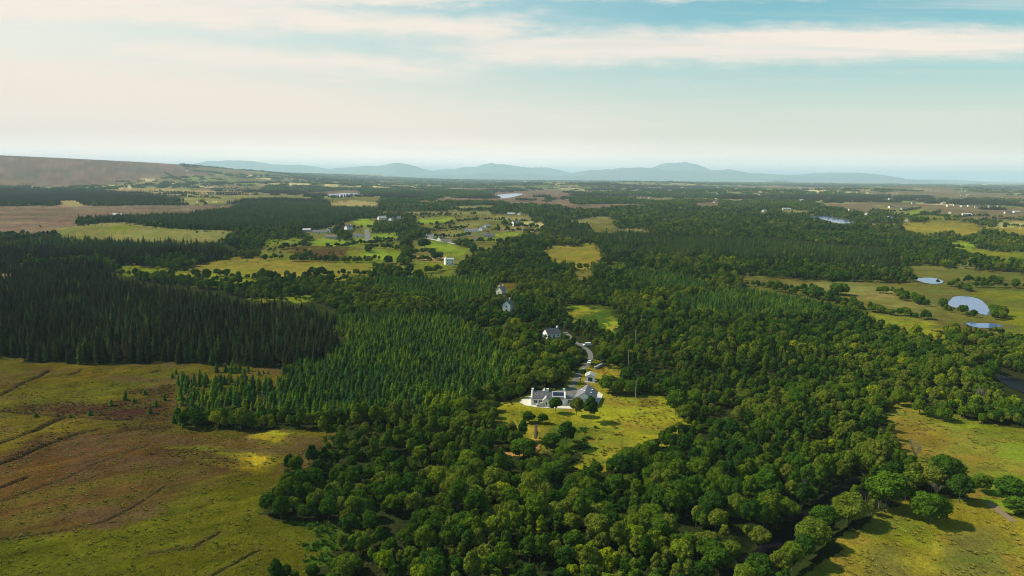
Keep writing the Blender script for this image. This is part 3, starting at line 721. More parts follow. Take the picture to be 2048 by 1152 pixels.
M_young = leaf_mat('young_conifer_foliage', [(0.0, (0.030, 0.074, 0.018)), (0.35, (0.050, 0.112, 0.016)), (0.65, (0.092, 0.152, 0.012)), (1.0, (0.180, 0.225, 0.010))], 0.15)
M_bark = simple_mat('bark', (0.10, 0.085, 0.065), 0.95, var=0.3, scale=2.0)
M_palebark = simple_mat('pale_bare_wood', (0.13, 0.115, 0.085), 0.95, var=0.3, scale=2.0)
M_tussock = leaf_mat('tussock_grass', [(0.0, (0.120, 0.145, 0.018)), (0.3, (0.190, 0.185, 0.025)), (0.55, (0.250, 0.205, 0.035)), (0.8, (0.200, 0.130, 0.050)), (1.0, (0.085, 0.050, 0.036))], 0.1)
M_fern = leaf_mat('bracken_fronds', [(0.0, (0.045, 0.100, 0.014)), (1.0, (0.075, 0.140, 0.016))], 0.2)

def quads(c, n, s, rg, jag=0.35):
    """one bent leaf clump (4 corners) at each centre c with normal n and size s"""
    n = n / np.linalg.norm(n, axis=1)[:, None]
    a = np.cross(n, rg.normal(size=n.shape)); a /= np.linalg.norm(a, axis=1)[:, None]
    b_ = np.cross(n, a)
    s = s[:, None]
    k = lambda: 1 + jag * (rg.random((len(c), 1)) - 0.5) * 2
    v = np.stack([c + a * s * k(), c + b_ * s * k() * 0.8, c - a * s * k(), c - b_ * s * k() * 0.8], 1)
    v += n[:, None, :] * (rg.random((len(c), 4, 1)) - 0.5) * s[:, None, :] * 0.5
    return v
def crown_mesh(seed, Wd, Hc, zb, nl, nq, qs, tall=0.0, inner=True):
    """crown made of leaf clumps on overlapping lobes; returns verts, tone colours"""
    rg = np.random.default_rng(seed)
    L = []
    for k in range(nl):
        th = k * 2.399963 + rg.random() * 0.7; u_ = 1 - (k + 0.5) / nl * 1.55           # upper-biased
        rr_ = math.sqrt(max(0.0, 1 - min(1, abs(u_)) ** 2)) * (0.55 + 0.28 * rg.random())
        L.append((Wd / 2 * rr_ * math.cos(th), Wd / 2 * rr_ * math.sin(th), zb + Hc * (0.50 + 0.34 * u_) + rg.normal() * 0.04 * Hc,
                  Wd * (0.115 + 0.095 * rg.random()), 0.70 + 0.60 * rg.random()))
    L.append((0, 0, zb + Hc * 0.50, Wd * 0.32, 0.8)); L.append((0.05 * Wd, 0, zb + Hc * 0.80, Wd * 0.17, 1.05))
    L = np.array(L); P_, N_, C_ = [], [], []
    per = (L[:, 3] ** 2); per = (per / per.sum() * nq * 1.7).astype(int) + 1
    for q in range(len(L)):
        c = L[q, :3]; r_ = L[q, 3]
        d = rg.normal(size=(per[q], 3)); d /= np.linalg.norm(d, axis=1)[:, None]
        d[:, 2] = np.where(d[:, 2] < -0.55, -d[:, 2], d[:, 2])
        p = c + d * r_ * (0.82 + 0.26 * rg.random((per[q], 1))) * np.array([1, 1, 0.92])
        keep = np.ones(len(p), bool)
        for z_ in range(len(L)):
            if z_ != q: keep &= np.linalg.norm(p - L[z_, :3], axis=1) > L[z_, 3] * 0.80
        p = p[keep]; d = d[keep]
        P_.append(p); N_.append(d * 1.0 + rg.normal(size=d.shape) * 0.55 + np.array([0, 0, 0.15]))
        C_.append(np.full(len(p), L[q, 4]) * (0.82 + 0.36 * rg.random(len(p))))
    p = np.vstack(P_); n = np.vstack(N_); c = np.concatenate(C_)
    v = quads(p, n, qs * (0.6 + 0.8 * rg.random(len(p))), rg)
    return v, c, L
def ico_core(L, k=0.80, seg=6):
    """closed dark heart of the crown: the lobes' inner shells, so that light does not leak through"""
    vs, fs = [], []
    for (x, y, z, r_, _) in L:
        base = len(vs)
        for i in range(1, 4):
            ph = math.pi * i / 4
            for j in range(seg):
                t_ = 2 * math.pi * j / seg; vs.append((x + r_ * k * math.sin(ph) * math.cos(t_), y + r_ * k * math.sin(ph) * math.sin(t_), z + r_ * k * math.cos(ph)))
        vs.append((x, y, z + r_ * k)); vs.append((x, y, z - r_ * k)); T_, B_ = len(vs) - 2, len(vs) - 1
        for i in range(2):
            for j in range(seg):
                a_ = base + i * seg + j; b_ = base + i * seg + (j + 1) % seg
                fs.append((a_, a_ + seg, b_ + seg, b_))
        for j in range(seg):
            fs.append((T_, base + j, base + (j + 1) % seg, T_)); fs.append((B_, base + 2 * seg + (j + 1) % seg, base + 2 * seg + j, B_))
    return vs, fs
def tubes(segs, n=5):
    vs, fs = [], []
    for (a, b_, ra, rb) in segs:
        a = np.array(a, float); b_ = np.array(b_, float); d = b_ - a; d /= np.linalg.norm(d)
        u_ = np.cross(d, [0.3, 0.9, 0.1]); u_ /= np.linalg.norm(u_); v_ = np.cross(d, u_)
        base = len(vs)
        for c, r_ in ((a, ra), (b_, rb)):
            for j in range(n):
                t_ = 2 * math.pi * j / n; vs.append(tuple(c + (u_ * math.cos(t_) + v_ * math.sin(t_)) * r_))
        for j in range(n): fs.append((base + j, base + (j + 1) % n, base + n + (j + 1) % n, base + n + j))
    return vs, fs
def crown_obj_mesh(name, v, c, L, mat, core=True):
    co = v.reshape(-1, 3); cc = np.repeat(c, 4)
    f = np.arange(len(co)).reshape(-1, 4); fl = [f]
    if core:
        vs, fs = ico_core(L); base = len(co)
        tri = np.array([q[:3] for q in fs if q[3] == q[0]]) + base; qd = np.array([q for q in fs if q[3] != q[0]]) + base
        co = np.vstack([co, vs]); cc = np.r_[cc, np.full(len(vs), 0.95)]; fl += [qd, tri]
    col = np.stack([cc, cc, cc], 1)
    return co, fl, col
def join(parts, name):
    """parts: list of (co, [faces], col or None, material)"""
    C_, F_, K_, MI, mats = [], [], [], [], []; off = 0
    fl = {3: [], 4: []}; ml = {3: [], 4: []}
    for co, fs, col, mat in parts:
        if mat not in mats: mats.append(mat)
        co = np.asarray(co, float); C_.append(co); K_.append(col if col is not None else np.ones((len(co), 3)))
        for f in fs:
            f = np.asarray(f)
            if len(f) == 0: continue
            fl[f.shape[1]].append(f + off); ml[f.shape[1]] += [mats.index(mat)] * len(f)
        off += len(co)
    faces = [np.vstack(fl[k]) for k in (4, 3) if fl[k]]; mi = sum([ml[k] for k in (4, 3) if fl[k]], [])
    return mesh_np(name, np.vstack(C_), faces, mats, np.vstack(K_), mi)
def split_trunk(H, rt, L, rg, n=4):
    s_ = [((0, 0, -0.8), (0.1, 0.05, H * 0.30), rt, rt * 0.75), ((0.1, 0.05, H * 0.30), (0.0, 0.1, H * 0.62), rt * 0.75, rt * 0.4)]
    for q in range(n):
        l = L[rg.integers(len(L))]; s_.append(((0.05, 0.05, H * (0.24 + 0.09 * q)), (l[0] * 0.9, l[1] * 0.9, l[2]), rt * 0.45, rt * 0.14))
    return tubes(s_)
# broadleaf forms: (width, height, crown base)
FORMS = {'b': [], 'c': [], 'y': [], 's': []}    # each entry: dict(crown, trunk, joined{lod})
def make_broadleaf(idx, Wd, H, zb, nl, seed, mat=M_leaf):
    d = dict(W=Wd, H=H)
    v, c, L = crown_mesh(seed, Wd, H - zb, zb, nl, 2300, 0.30)
    cr = crown_obj_mesh('crown', v, c, L, mat)
    tv, tf = split_trunk(H, 0.05 * Wd * 0.5, L, np.random.default_rng(seed))
    d['crown'] = join([(cr[0], cr[1], cr[2], mat)], 'crown'); d['trunk'] = join([(np.array(tv), [np.array(tf)], None, M_bark)], 'trunk')
    d[0] = join([(cr[0], cr[1], cr[2], mat), (np.array(tv), [np.array(tf)], None, M_bark)], 'tree_near')
    v, c, L = crown_mesh(seed, Wd, H - zb, zb, max(10, nl // 2), 600, 0.52)
    cr = crown_obj_mesh('crown', v, c, L, mat); tv, tf = tubes([((0, 0, -1), (0, 0, H * .5), Wd * .025, Wd * .015)])
    d[1] = join([(cr[0], cr[1], cr[2], mat), (np.array(tv), [np.array(tf)], None, M_bark)], 'tree_mid')
    v, c, L = crown_mesh(seed, Wd, H - zb * 0.6, zb * 0.6, 7, 100, 1.0)
    cr = crown_obj_mesh('crown', v, c, L, mat); d[2] = join([(cr[0], cr[1], cr[2], mat)], 'tree_far')
    return d
BL = [make_broadleaf(0, 8.0, 9.5, 1.8, 34, 11), make_broadleaf(1, 7.4, 10.5, 2.0, 38, 23), make_broadleaf(2, 8.6, 8.4, 1.2, 40, 37),
      make_broadleaf(3, 6.6, 9.2, 1.4, 28, 41), make_broadleaf(4, 4.6, 10.5, 1.6, 26, 53), make_broadleaf(5, 5.0, 8.6, 1.0, 24, 67), make_broadleaf(6, 9.4, 9.0, 1.3, 46, 71)]
BUSH = [make_broadleaf(7, 4.4, 3.4, 0.0, 12, 83), make_broadleaf(8, 3.6, 2.6, 0.0, 10, 97)]

def conifer(seed, H, Wd, tiers, br, bare, mat, lod, fluff=1.0):
    rg = np.random.default_rng(seed); V, F, C_ = [], [], []
    for k in range(tiers):
        t_ = k / (tiers - 1); z = H * (bare + (1 - bare) * t_ ** 0.92)
        rad = Wd / 2 * (1 - t_) ** 0.65 * (0.85 + 0.25 * rg.random()) + 0.12
        if t_ < 0.15: rad *= 0.8
        nb = max(4, int(br * (1 - 0.45 * t_)))
        for q in range(nb):
            th = 2 * math.pi * (q + rg.random() * 0.7) / nb + k * 1.1
            r_ = rad * (0.72 + 0.45 * rg.random()); dr = 0.22 * r_ + 0.25 * rg.random()
            d = np.array([math.cos(th), math.sin(th), 0]); s_ = np.array([-d[1], d[0], 0]); w_ = r_ * 0.42 * fluff * (0.7 + 0.6 * rg.random()) + 0.06
            p0 = np.array([0, 0, z + 0.35 * rad * 0.5]); tip = d * r_ + np.array([0, 0, z - dr])
            m1 = d * r_ * 0.62 + s_ * w_ + np.array([0, 0, z - dr * 0.35 - 0.15 * w_]); m2 = d * r_ * 0.62 - s_ * w_ + np.array([0, 0, z - dr * 0.35 - 0.15 * w_])
            b0 = len(V); V += [p0, m1, tip, m2]; F += [(b0, b0 + 1, b0 + 2), (b0, b0 + 2, b0 + 3)]
            cc = 0.75 + 0.5 * rg.random(); C_ += [cc, cc, cc, cc]
    # leader shoot
    b0 = len(V); V += [np.array([0.10, 0, H * .955]), np.array([-0.06, 0.09, H * .955]), np.array([-0.06, -0.09, H * .955]), np.array([0, 0, H * 1.02])]
    F += [(b0, b0 + 1, b0 + 3), (b0 + 1, b0 + 2, b0 + 3), (b0 + 2, b0, b0 + 3)]; C_ += [1.1] * 4
    co = np.array(V); cc = np.array(C_); col = np.stack([cc, cc, cc], 1)
    # inner cone keeps the tree opaque
    n = 6; cone = [(math.cos(2 * math.pi * j / n) * Wd * .26, math.sin(2 * math.pi * j / n) * Wd * .26, H * (bare + .03)) for j in range(n)] + [(0, 0, H * .93)]
    cf = [(j, (j + 1) % n, n) for j in range(n)]
    return (co, [np.array(F)], col, mat), (np.array(cone), [np.array(cf)], np.full((n + 1, 3), 0.95), mat)
def make_conifer(H, Wd, tiers, br, bare, mat, seed, fluff=1.0):
    d = dict(W=Wd, H=H)
    a, b_ = conifer(seed, H, Wd, tiers, br, bare, mat, 0, fluff)
    tv, tf = tubes([((0, 0, -0.8), (0, 0, H * 0.5), 0.018 * H, 0.010 * H), ((0, 0, H * .5), (0, 0, H * .95), 0.010 * H, 0.003 * H)])
    d['crown'] = join([a, b_], 'crown'); d['trunk'] = join([(np.array(tv), [np.array(tf)], None, M_bark)], 'trunk')
    d[0] = join([a, b_, (np.array(tv), [np.array(tf)], None, M_bark)], 'conifer_near')
    a, b_ = conifer(seed, H, Wd, max(6, tiers // 2), max(5, br * 2 // 3), bare, mat, 1, fluff * 1.3); d[1] = join([a, b_], 'conifer_mid')
    a, b_ = conifer(seed, H, Wd, 5, 5, bare, mat, 2, fluff * 1.7); d[2] = join([a, b_], 'conifer_far')
    return d
SPR = [make_conifer(11.8, 4.5, 17, 9, 0.08, M_spruce, 5), make_conifer(10.8, 4.0, 16, 8, 0.10, M_spruce, 6), make_conifer(13.0, 4.7, 19, 9, 0.12, M_spruce, 7), make_conifer(9.2, 4.4, 14, 9, 0.04, M_spruce, 8)]
YNG = [make_conifer(5.2, 3.0, 10, 9, 0.02, M_young, 9, 1.15), make_conifer(4.4, 2.8, 9, 9, 0.02, M_young, 10, 1.2), make_conifer(6.4, 3.1, 12, 9, 0.03, M_young, 12, 1.1)]
# broadleaf and conifer clumps for the far distance: a dozen crowns in one form
def clump(seed, kind, n, span):
    rg = np.random.default_rng(seed); parts = []
    for k in range(n):
        x, y = rg.uniform(-span / 2, span / 2, 2); s_ = rg.uniform(0.7, 1.3)
        if kind == 'b':
            v, c, L = crown_mesh(seed * 50 + k, 9 * s_, 8.5 * s_, 0, 4, 26, 1.9)
            co, fl, col = crown_obj_mesh('x', v, c, L[:3], M_leaf)
            parts.append((co + [x, y, 0], fl, col * rg.uniform(0.7, 1.3), M_leaf))
        else:
            a, b_ = conifer(seed * 50 + k, 14 * s_, 4.6 * s_, 4, 5, 0.05, M_spruce, 2, 1.8)
            parts.append((a[0] + [x, y, 0], a[1], a[2] * rg.uniform(0.75, 1.25), M_spruce)); parts.append((b_[0] + [x, y, 0], b_[1], b_[2], M_spruce))
    return join(parts, 'tree_clump')
CLB = [clump(3, 'b', 12, 30), clump(4, 'b', 10, 30), clump(5, 'b', 7, 30)]
CLC = [clump(6, 'c', 22, 26), clump(7, 'c', 20, 26)]
def tuft(seed, n, h, w_, mat, spread):
    rg = np.random.default_rng(seed); V, F = [], []
    for k in range(n):
        th = rg.random() * 6.283; r_ = rg.random() * spread; d = np.array([math.cos(th), math.sin(th), 0]); s_ = np.array([-d[1], d[0], 0]) * w_ * (0.6 + 0.8 * rg.random())
        b_ = d * r_; hh = h * (0.6 + 0.6 * rg.random()); m1 = b_ + d * h * .25 + np.array([0, 0, hh * .7]); tip = b_ + d * h * (0.5 + .5 * rg.random()) + np.array([0, 0, hh])
        q = len(V); V += [b_ - s_, b_ + s_, m1 + s_ * .8, tip, m1 - s_ * .8]; F += [(q, q + 1, q + 2), (q, q + 2, q + 4), (q + 4, q + 2, q + 3)]
    c = np.repeat(0.75 + 0.5 * rg.random(n), 5)
    return join([(np.array(V), [np.array(F)], np.stack([c, c, c], 1), mat)], 'tuft')
TUF = [tuft(1, 22, 0.36, 0.12, M_tussock, 0.48), tuft(2, 26, 0.30, 0.14, M_tussock, 0.6), tuft(3, 20, 0.50, 0.12, M_tussock, 0.42)]
FRN = [tuft(4, 26, 1.0, 0.22, M_fern, 0.6), tuft(5, 22, 0.8, 0.24, M_fern, 0.7)]

# ------------------------------------------------------------------ instancing of the countless rest
def scatter_object(name, meshes, x, y, z, sxy, sz, rot, tone, pidx, label, cat):
    col = bpy.data.collections.new('forms_' + name)          # source shapes, not linked to the scene
    for k, me in enumerate(meshes):
        o = bpy.data.objects.new('%s_form_%03d' % (name, k), me); col.objects.link(o)
    n = len(x)
    me = bpy.data.meshes.new(name); me.vertices.add(n)
    me.vertices.foreach_set('co', np.stack([x, y, z], 1).astype(np.float32).ravel())
    def at(nm, v, ty='FLOAT', key='value'):
        a = me.attributes.new(nm, ty, 'POINT'); a.data.foreach_set(key, v)
    at('tx', (rng.normal(size=n) * .06).astype(np.float32)); at('ty', (rng.normal(size=n) * .06).astype(np.float32)); at('sxy', sxy.astype(np.float32)); at('sz', sz.astype(np.float32)); at('rz', rot.astype(np.float32)); at('tone', np.clip(tone, 0, 1).astype(np.float32)); at('pidx', pidx.astype(np.int32), 'INT')
    o = bpy.data.objects.new(name, me); COL.objects.link(o)
    ng = bpy.data.node_groups.new(name, 'GeometryNodeTree')
    ng.interface.new_socket('Geometry', in_out='INPUT', socket_type='NodeSocketGeometry'); ng.interface.new_socket('Geometry', in_out='OUTPUT', socket_type='NodeSocketGeometry')
    t = NT(ng); gi = t.n('NodeGroupInput'); go = t.n('NodeGroupOutput')
    def na(nm, ty='FLOAT'):
        q = t.n('GeometryNodeInputNamedAttribute', data_type=ty); q.inputs[0].default_value = nm; return q.outputs[0]
    ci = t.n('GeometryNodeCollectionInfo'); ci.inputs[0].default_value = col; ci.inputs[1].default_value = True; ci.inputs[2].default_value = True
    ip = t.n('GeometryNodeInstanceOnPoints'); ip.inputs['Pick Instance'].default_value = True
    L = ng.links
    L.new(gi.outputs[0], ip.inputs['Points']); L.new(ci.outputs[0], ip.inputs['Instance']); L.new(na('pidx', 'INT'), ip.inputs['Instance Index'])
    L.new(t.comb(na('tx'), na('ty'), na('rz')), ip.inputs['Rotation'])
    sx = na('sxy'); L.new(t.comb(sx, sx, na('sz')), ip.inputs['Scale'])
    L.new(ip.outputs[0], go.inputs[0])
    md = o.modifiers.new('scatter', 'NODES'); md.node_group = ng
    o['kind'] = 'stuff'; o['label'] = label; o['category'] = cat
    return o

def grid(r0, r1, sp, half=43.5):
    """jittered points between two distances inside a wide wedge in front of the viewpoint"""
    n = int(2 * r1 / sp) + 1
    gx, gy = np.meshgrid(np.arange(-r1, r1, sp), np.arange(-40, r1, sp * 0.87))
    gx = gx + (np.arange(gx.shape[0]) % 2)[:, None] * sp / 2
    x = (gx + (rng.random(gx.shape) - .5) * sp * 0.75).ravel(); y = (gy + (rng.random(gx.shape) - .5) * sp * 0.75).ravel()
    r_ = np.hypot(x, y); a = np.degrees(np.arctan2(x, y))
    k = (r_ >= r0) & (r_ < r1) & (np.abs(a) < half) & (y > 0)
    return x[k], y[k]
KEEP_OUT = []      # (x, y, radius) circles kept free of trees
def free(x, y, rad):
    ok = seg_dist(x, y, RIVER_W) > 2.6 + rad * 0.2
    near = y < 900
    for ln, hw in ((LANE_W, 1.6), (LANE2_W, 2.4), (TRACK_W, 1.5), (VLANE_W, 8), (VROAD_W, 3), (VROAD2_W, 3)): ok &= seg_dist(x, y, ln) > hw + rad * 0.38
    for (kx, ky, kr) in KEEP_OUT: ok &= np.hypot(x - kx, y - ky) > kr + rad * 0.7
    for lk in LAKES_W: ok &= ~in_poly(x, y, lk)
    return ok
def pick(x, y, classes, H, top=0.85):
    """keep the points whose foot and whose crown both fall in the wanted cover"""
    z = HT(x, y)
    a, b_, _ = proj(x, y, z); a1, b1 = warp(a, b_, x, y, 0.6)
    m1 = np.isin(look(cover, a1, b1), classes)
    a2, b2, _ = proj(x, y, z + H * top)
    c2 = look(cover, a2, b2)
    m2 = c2 != 0
    return m1 & m2 & np.isfinite(a), look(cover, a1, b1), a, b_
# ------------------------------------------------------------------ houses, sheds, cars, poles
def ss(v): return bpy.data.materials.get(v)
M_white = simple_mat('white_render', (0.80, 0.78, 0.74), 0.8, var=0.10, scale=0.8)
M_cream = simple_mat('cream_render', (0.62, 0.57, 0.47), 0.85, var=0.12, scale=0.8)
M_greyr = simple_mat('grey_render', (0.42, 0.40, 0.38), 0.85, var=0.15, scale=0.8)
M_slate = simple_mat('dark_slate', (0.075, 0.072, 0.085), 0.55, var=0.30, scale=2.5, spec=0.5)
M_slate2 = simple_mat('violet_grey_slate', (0.15, 0.135, 0.16), 0.6, var=0.25, scale=2.5, spec=0.5)
M_greyroof = simple_mat('pale_grey_roof', (0.34, 0.33, 0.33), 0.6, var=0.22, scale=1.5)
M_brownroof = simple_mat('brown_tile', (0.13, 0.09, 0.07), 0.8, var=0.25, scale=2.5)
M_glass = simple_mat('window_glass', (0.03, 0.035, 0.045), 0.12, var=0.05, spec=0.8)
M_frame = simple_mat('window_frame', (0.70, 0.69, 0.66), 0.5, var=0.04)
M_door = simple_mat('dark_door', (0.05, 0.045, 0.045), 0.5, var=0.1)
M_solar = simple_mat('solar_cells', (0.012, 0.018, 0.055), 0.15, var=0.1, spec=0.8)
M_stone = simple_mat('wall_stone', (0.34, 0.32, 0.29), 0.95, var=0.35, scale=2.0)
M_pole = simple_mat('weathered_timber', (0.28, 0.25, 0.21), 0.9, var=0.2, scale=3)
M_carw = simple_mat('white_car_paint', (0.78, 0.78, 0.76), 0.25, var=0.02, spec=0.6)
M_cars = simple_mat('silver_car_paint', (0.55, 0.54, 0.52), 0.3, metal=0.4, var=0.02, spec=0.6)
M_tyre = simple_mat('tyre_rubber', (0.02, 0.02, 0.02), 0.9, var=0.1)
M_red = simple_mat('red_lamp', (0.4, 0.02, 0.02), 0.3, var=0.02)

def box(c, s):
    x, y, z = c; a, b_, h = s[0] / 2, s[1] / 2, s[2] / 2
    v = [(x - a, y - b_, z - h), (x + a, y - b_, z - h), (x + a, y + b_, z - h), (x - a, y + b_, z - h), (x - a, y - b_, z + h), (x + a, y - b_, z + h), (x + a, y + b_, z + h), (x - a, y + b_, z + h)]
    f = [(0, 3, 2, 1), (4, 5, 6, 7), (0, 1, 5, 4), (1, 2, 6, 5), (2, 3, 7, 6), (3, 0, 4, 7)]
    return v, f
class MB:
    def __init__(s): s.v, s.f = [], []
    def add(s, vf):
        b_ = len(s.v); s.v += list(vf[0]); s.f += [tuple(i + b_ for i in q) for q in vf[1]]; return s
    def make(s, name, mat, parent, bevel=0.0, **kw):
        me = bpy.data.meshes.new(name); me.from_pydata(s.v, [], s.f); me.materials.append(mat); me.update(); me.validate()
        o = link(name, me, parent, **kw)
        if bevel:
            m_ = o.modifiers.new('bevel', 'BEVEL'); m_.width = bevel; m_.segments = 2; m_.limit_method = 'ANGLE'
        return o
def gable(L, Wd, Hw, Hr, z0=-0.6, par=0.0):
    """closed house body: walls with two gables"""
    a, b_ = L / 2, Wd / 2
    v = [(-a, -b_, z0), (a, -b_, z0), (a, b_, z0), (-a, b_, z0), (-a, -b_, Hw), (a, -b_, Hw), (a, b_, Hw), (-a, b_, Hw), (-a, 0, Hw + Hr), (a, 0, Hw + Hr)]
    f = [(0, 3, 2, 1), (0, 1, 5, 4), (2, 3, 7, 6), (0, 4, 8, 7, 3), (1, 2, 6, 9, 5), (4, 5, 9, 8), (6, 7, 8, 9)]
    return v, f
def roof_slab(L, Wd, Hw, Hr, side, ov=0.35, th=0.16, gov=0.25, lift=0.05):
    """one roof slope, side -1 is the front; ridge runs along x"""
    a = L / 2 + gov; b_ = Wd / 2; s_ = Hr / b_; y0 = side * (b_ + ov); z0 = Hw - ov * s_ + lift; z1 = Hw + Hr + lift
    v = [(-a, y0, z0), (a, y0, z0), (a, 0, z1), (-a, 0, z1), (-a, y0, z0 + th), (a, y0, z0 + th), (a, 0, z1 + th), (-a, 0, z1 + th)]
    f = [(0, 3, 2, 1), (4, 5, 6, 7), (0, 1, 5, 4), (1, 2, 6, 5), (2, 3, 7, 6), (3, 0, 4, 7)]
    if side > 0: f = [q[::-1] for q in f]
    return v, f
def window(parent, c, w_, h, face, bars=True):
    """face: 'f' front(-y) 'b' back 'l' left(-x) 'r' right; frame with recessed pane"""
    x, y, z = c; d = 0.10
    fr = MB(); t_ = 0.09
    def bx(u_, zz, a, hh, dep, off):
        if face in 'fb': 
            sg = -1 if face == 'f' else 1; return box((x + u_, y + sg * off, zz), (a, dep, hh))
        sg = -1 if face == 'l' else 1; return box((x + sg * off, y + u_, zz), (dep, a, hh))
    for u_ in (-w_ / 2 + t_ / 2, w_ / 2 - t_ / 2): fr.add(bx(u_, z, t_, h - 2 * t_ - 0.004, d, d / 2 + .004))
    for zz in (z - h / 2 + t_ / 2, z + h / 2 - t_ / 2): fr.add(bx(0, zz, w_, t_, d, d / 2 + .004))
    if bars and w_ > 0.9: fr.add(bx(0, z, 0.05, h - 2 * t_ - .01, d * .8, d * .4 + .004))
    fo = fr.make('window', M_frame, parent)
    MB().add(bx(0, z, w_ - 2 * t_ + .01, h - 2 * t_ + .01, 0.03, 0.02)).make('pane', M_glass, fo)
    return fo
def chimney(parent, x, y, z, h=1.2, s_=0.8, mat=None):
    c = MB().add(box((x, y, z + h / 2 - .4), (s_, s_ * .75, h + .8))).add(box((x, y, z + h + .06), (s_ + .16, s_ * .75 + .16, .14))).make('chimney', mat or M_white, parent)
    MB().add(box((x, y, z + h + .28), (.24, .24, .32))).make('chimney_pot', M_brownroof, c) if parent.parent is None else None
    return c
def simple_house(px, py, L, Wd, Hw, Hr, yaw, label, wall=None, roof=None, ch=1, wins=3, name='house', group=None, cat='house', detail=True, storeys=1, gwin=True, vis=0.0):
    x, y, z = unproj(px, py)
    h = empty(name, (x, y, z), R(yaw), label, cat, group)
    MB().add(gable(L, Wd, Hw, Hr)).make('wall', wall or M_white, h)
    r_ = MB().add(roof_slab(L, Wd, Hw, Hr, -1)).add(roof_slab(L, Wd, Hw, Hr, 1)).make('roof', roof or M_slate, h)
    xs = {0: [], 1: [L * .5 - .7], 2: [-L * .5 + .7, L * .5 - .7], 3: [-L * .5 + .7, 0, L * .5 - .7]}[ch]
    for q in xs: MB().add(box((q, 0, Hw + Hr + .35), (1.0, .8, 1.9))).make('chimney', wall or M_white, h)
    if detail:
        for st in range(storeys):
            zz = 1.5 + st * 2.6
            for k in range(wins):
                xx = (k - (wins - 1) / 2) * (L / wins)
                if st == 0 and k == wins // 2 and wins > 1:
                    MB().add(box((xx, -Wd / 2 - .04, 1.05), (1.1, .1, 2.1))).make('door', M_door, h)
                else: window(h, (xx, -Wd / 2, zz), 1.3, 1.2, 'f', False)
        if gwin:
            window(h, (-L / 2, 0, 1.5), 1.2, 1.2, 'l', False); window(h, (L / 2, 0, 1.5), 1.2, 1.2, 'r', False)
            if storeys > 1: window(h, (-L / 2, 0, 4.1), 1.1, 1.1, 'l', False)
    KEEP_OUT.append((x, y, max(L, Wd) * .55 + 2.0))
    # outline seen from here stays free of crowns standing in front of it
    dist = math.hypot(x, y, CAMH); k = FPX / dist; hw = (L * abs(math.cos(R(yaw))) + Wd * abs(math.sin(R(yaw)))) / 2 * k + 2
    top = py - (Hw + Hr) * k * 0.98
    fill(cover, 0, [(px - hw, top), (px + hw, top), (px + hw, py + 2.5 - vis * (py - top)), (px - hw, py + 2.5 - vis * (py - top))])
    return h
KEEP_OUT += [(16, 315, 11), (34, 318, 11), (40, 351, 6), (27, 306, 3)]
P(0, None, 1040, 786, 1070, 780, 1200, 764, 1212, 790, 1196, 822, 1060, 822)
P(0, None, 1168, 745, 1200, 745, 1200, 775, 1168, 775)

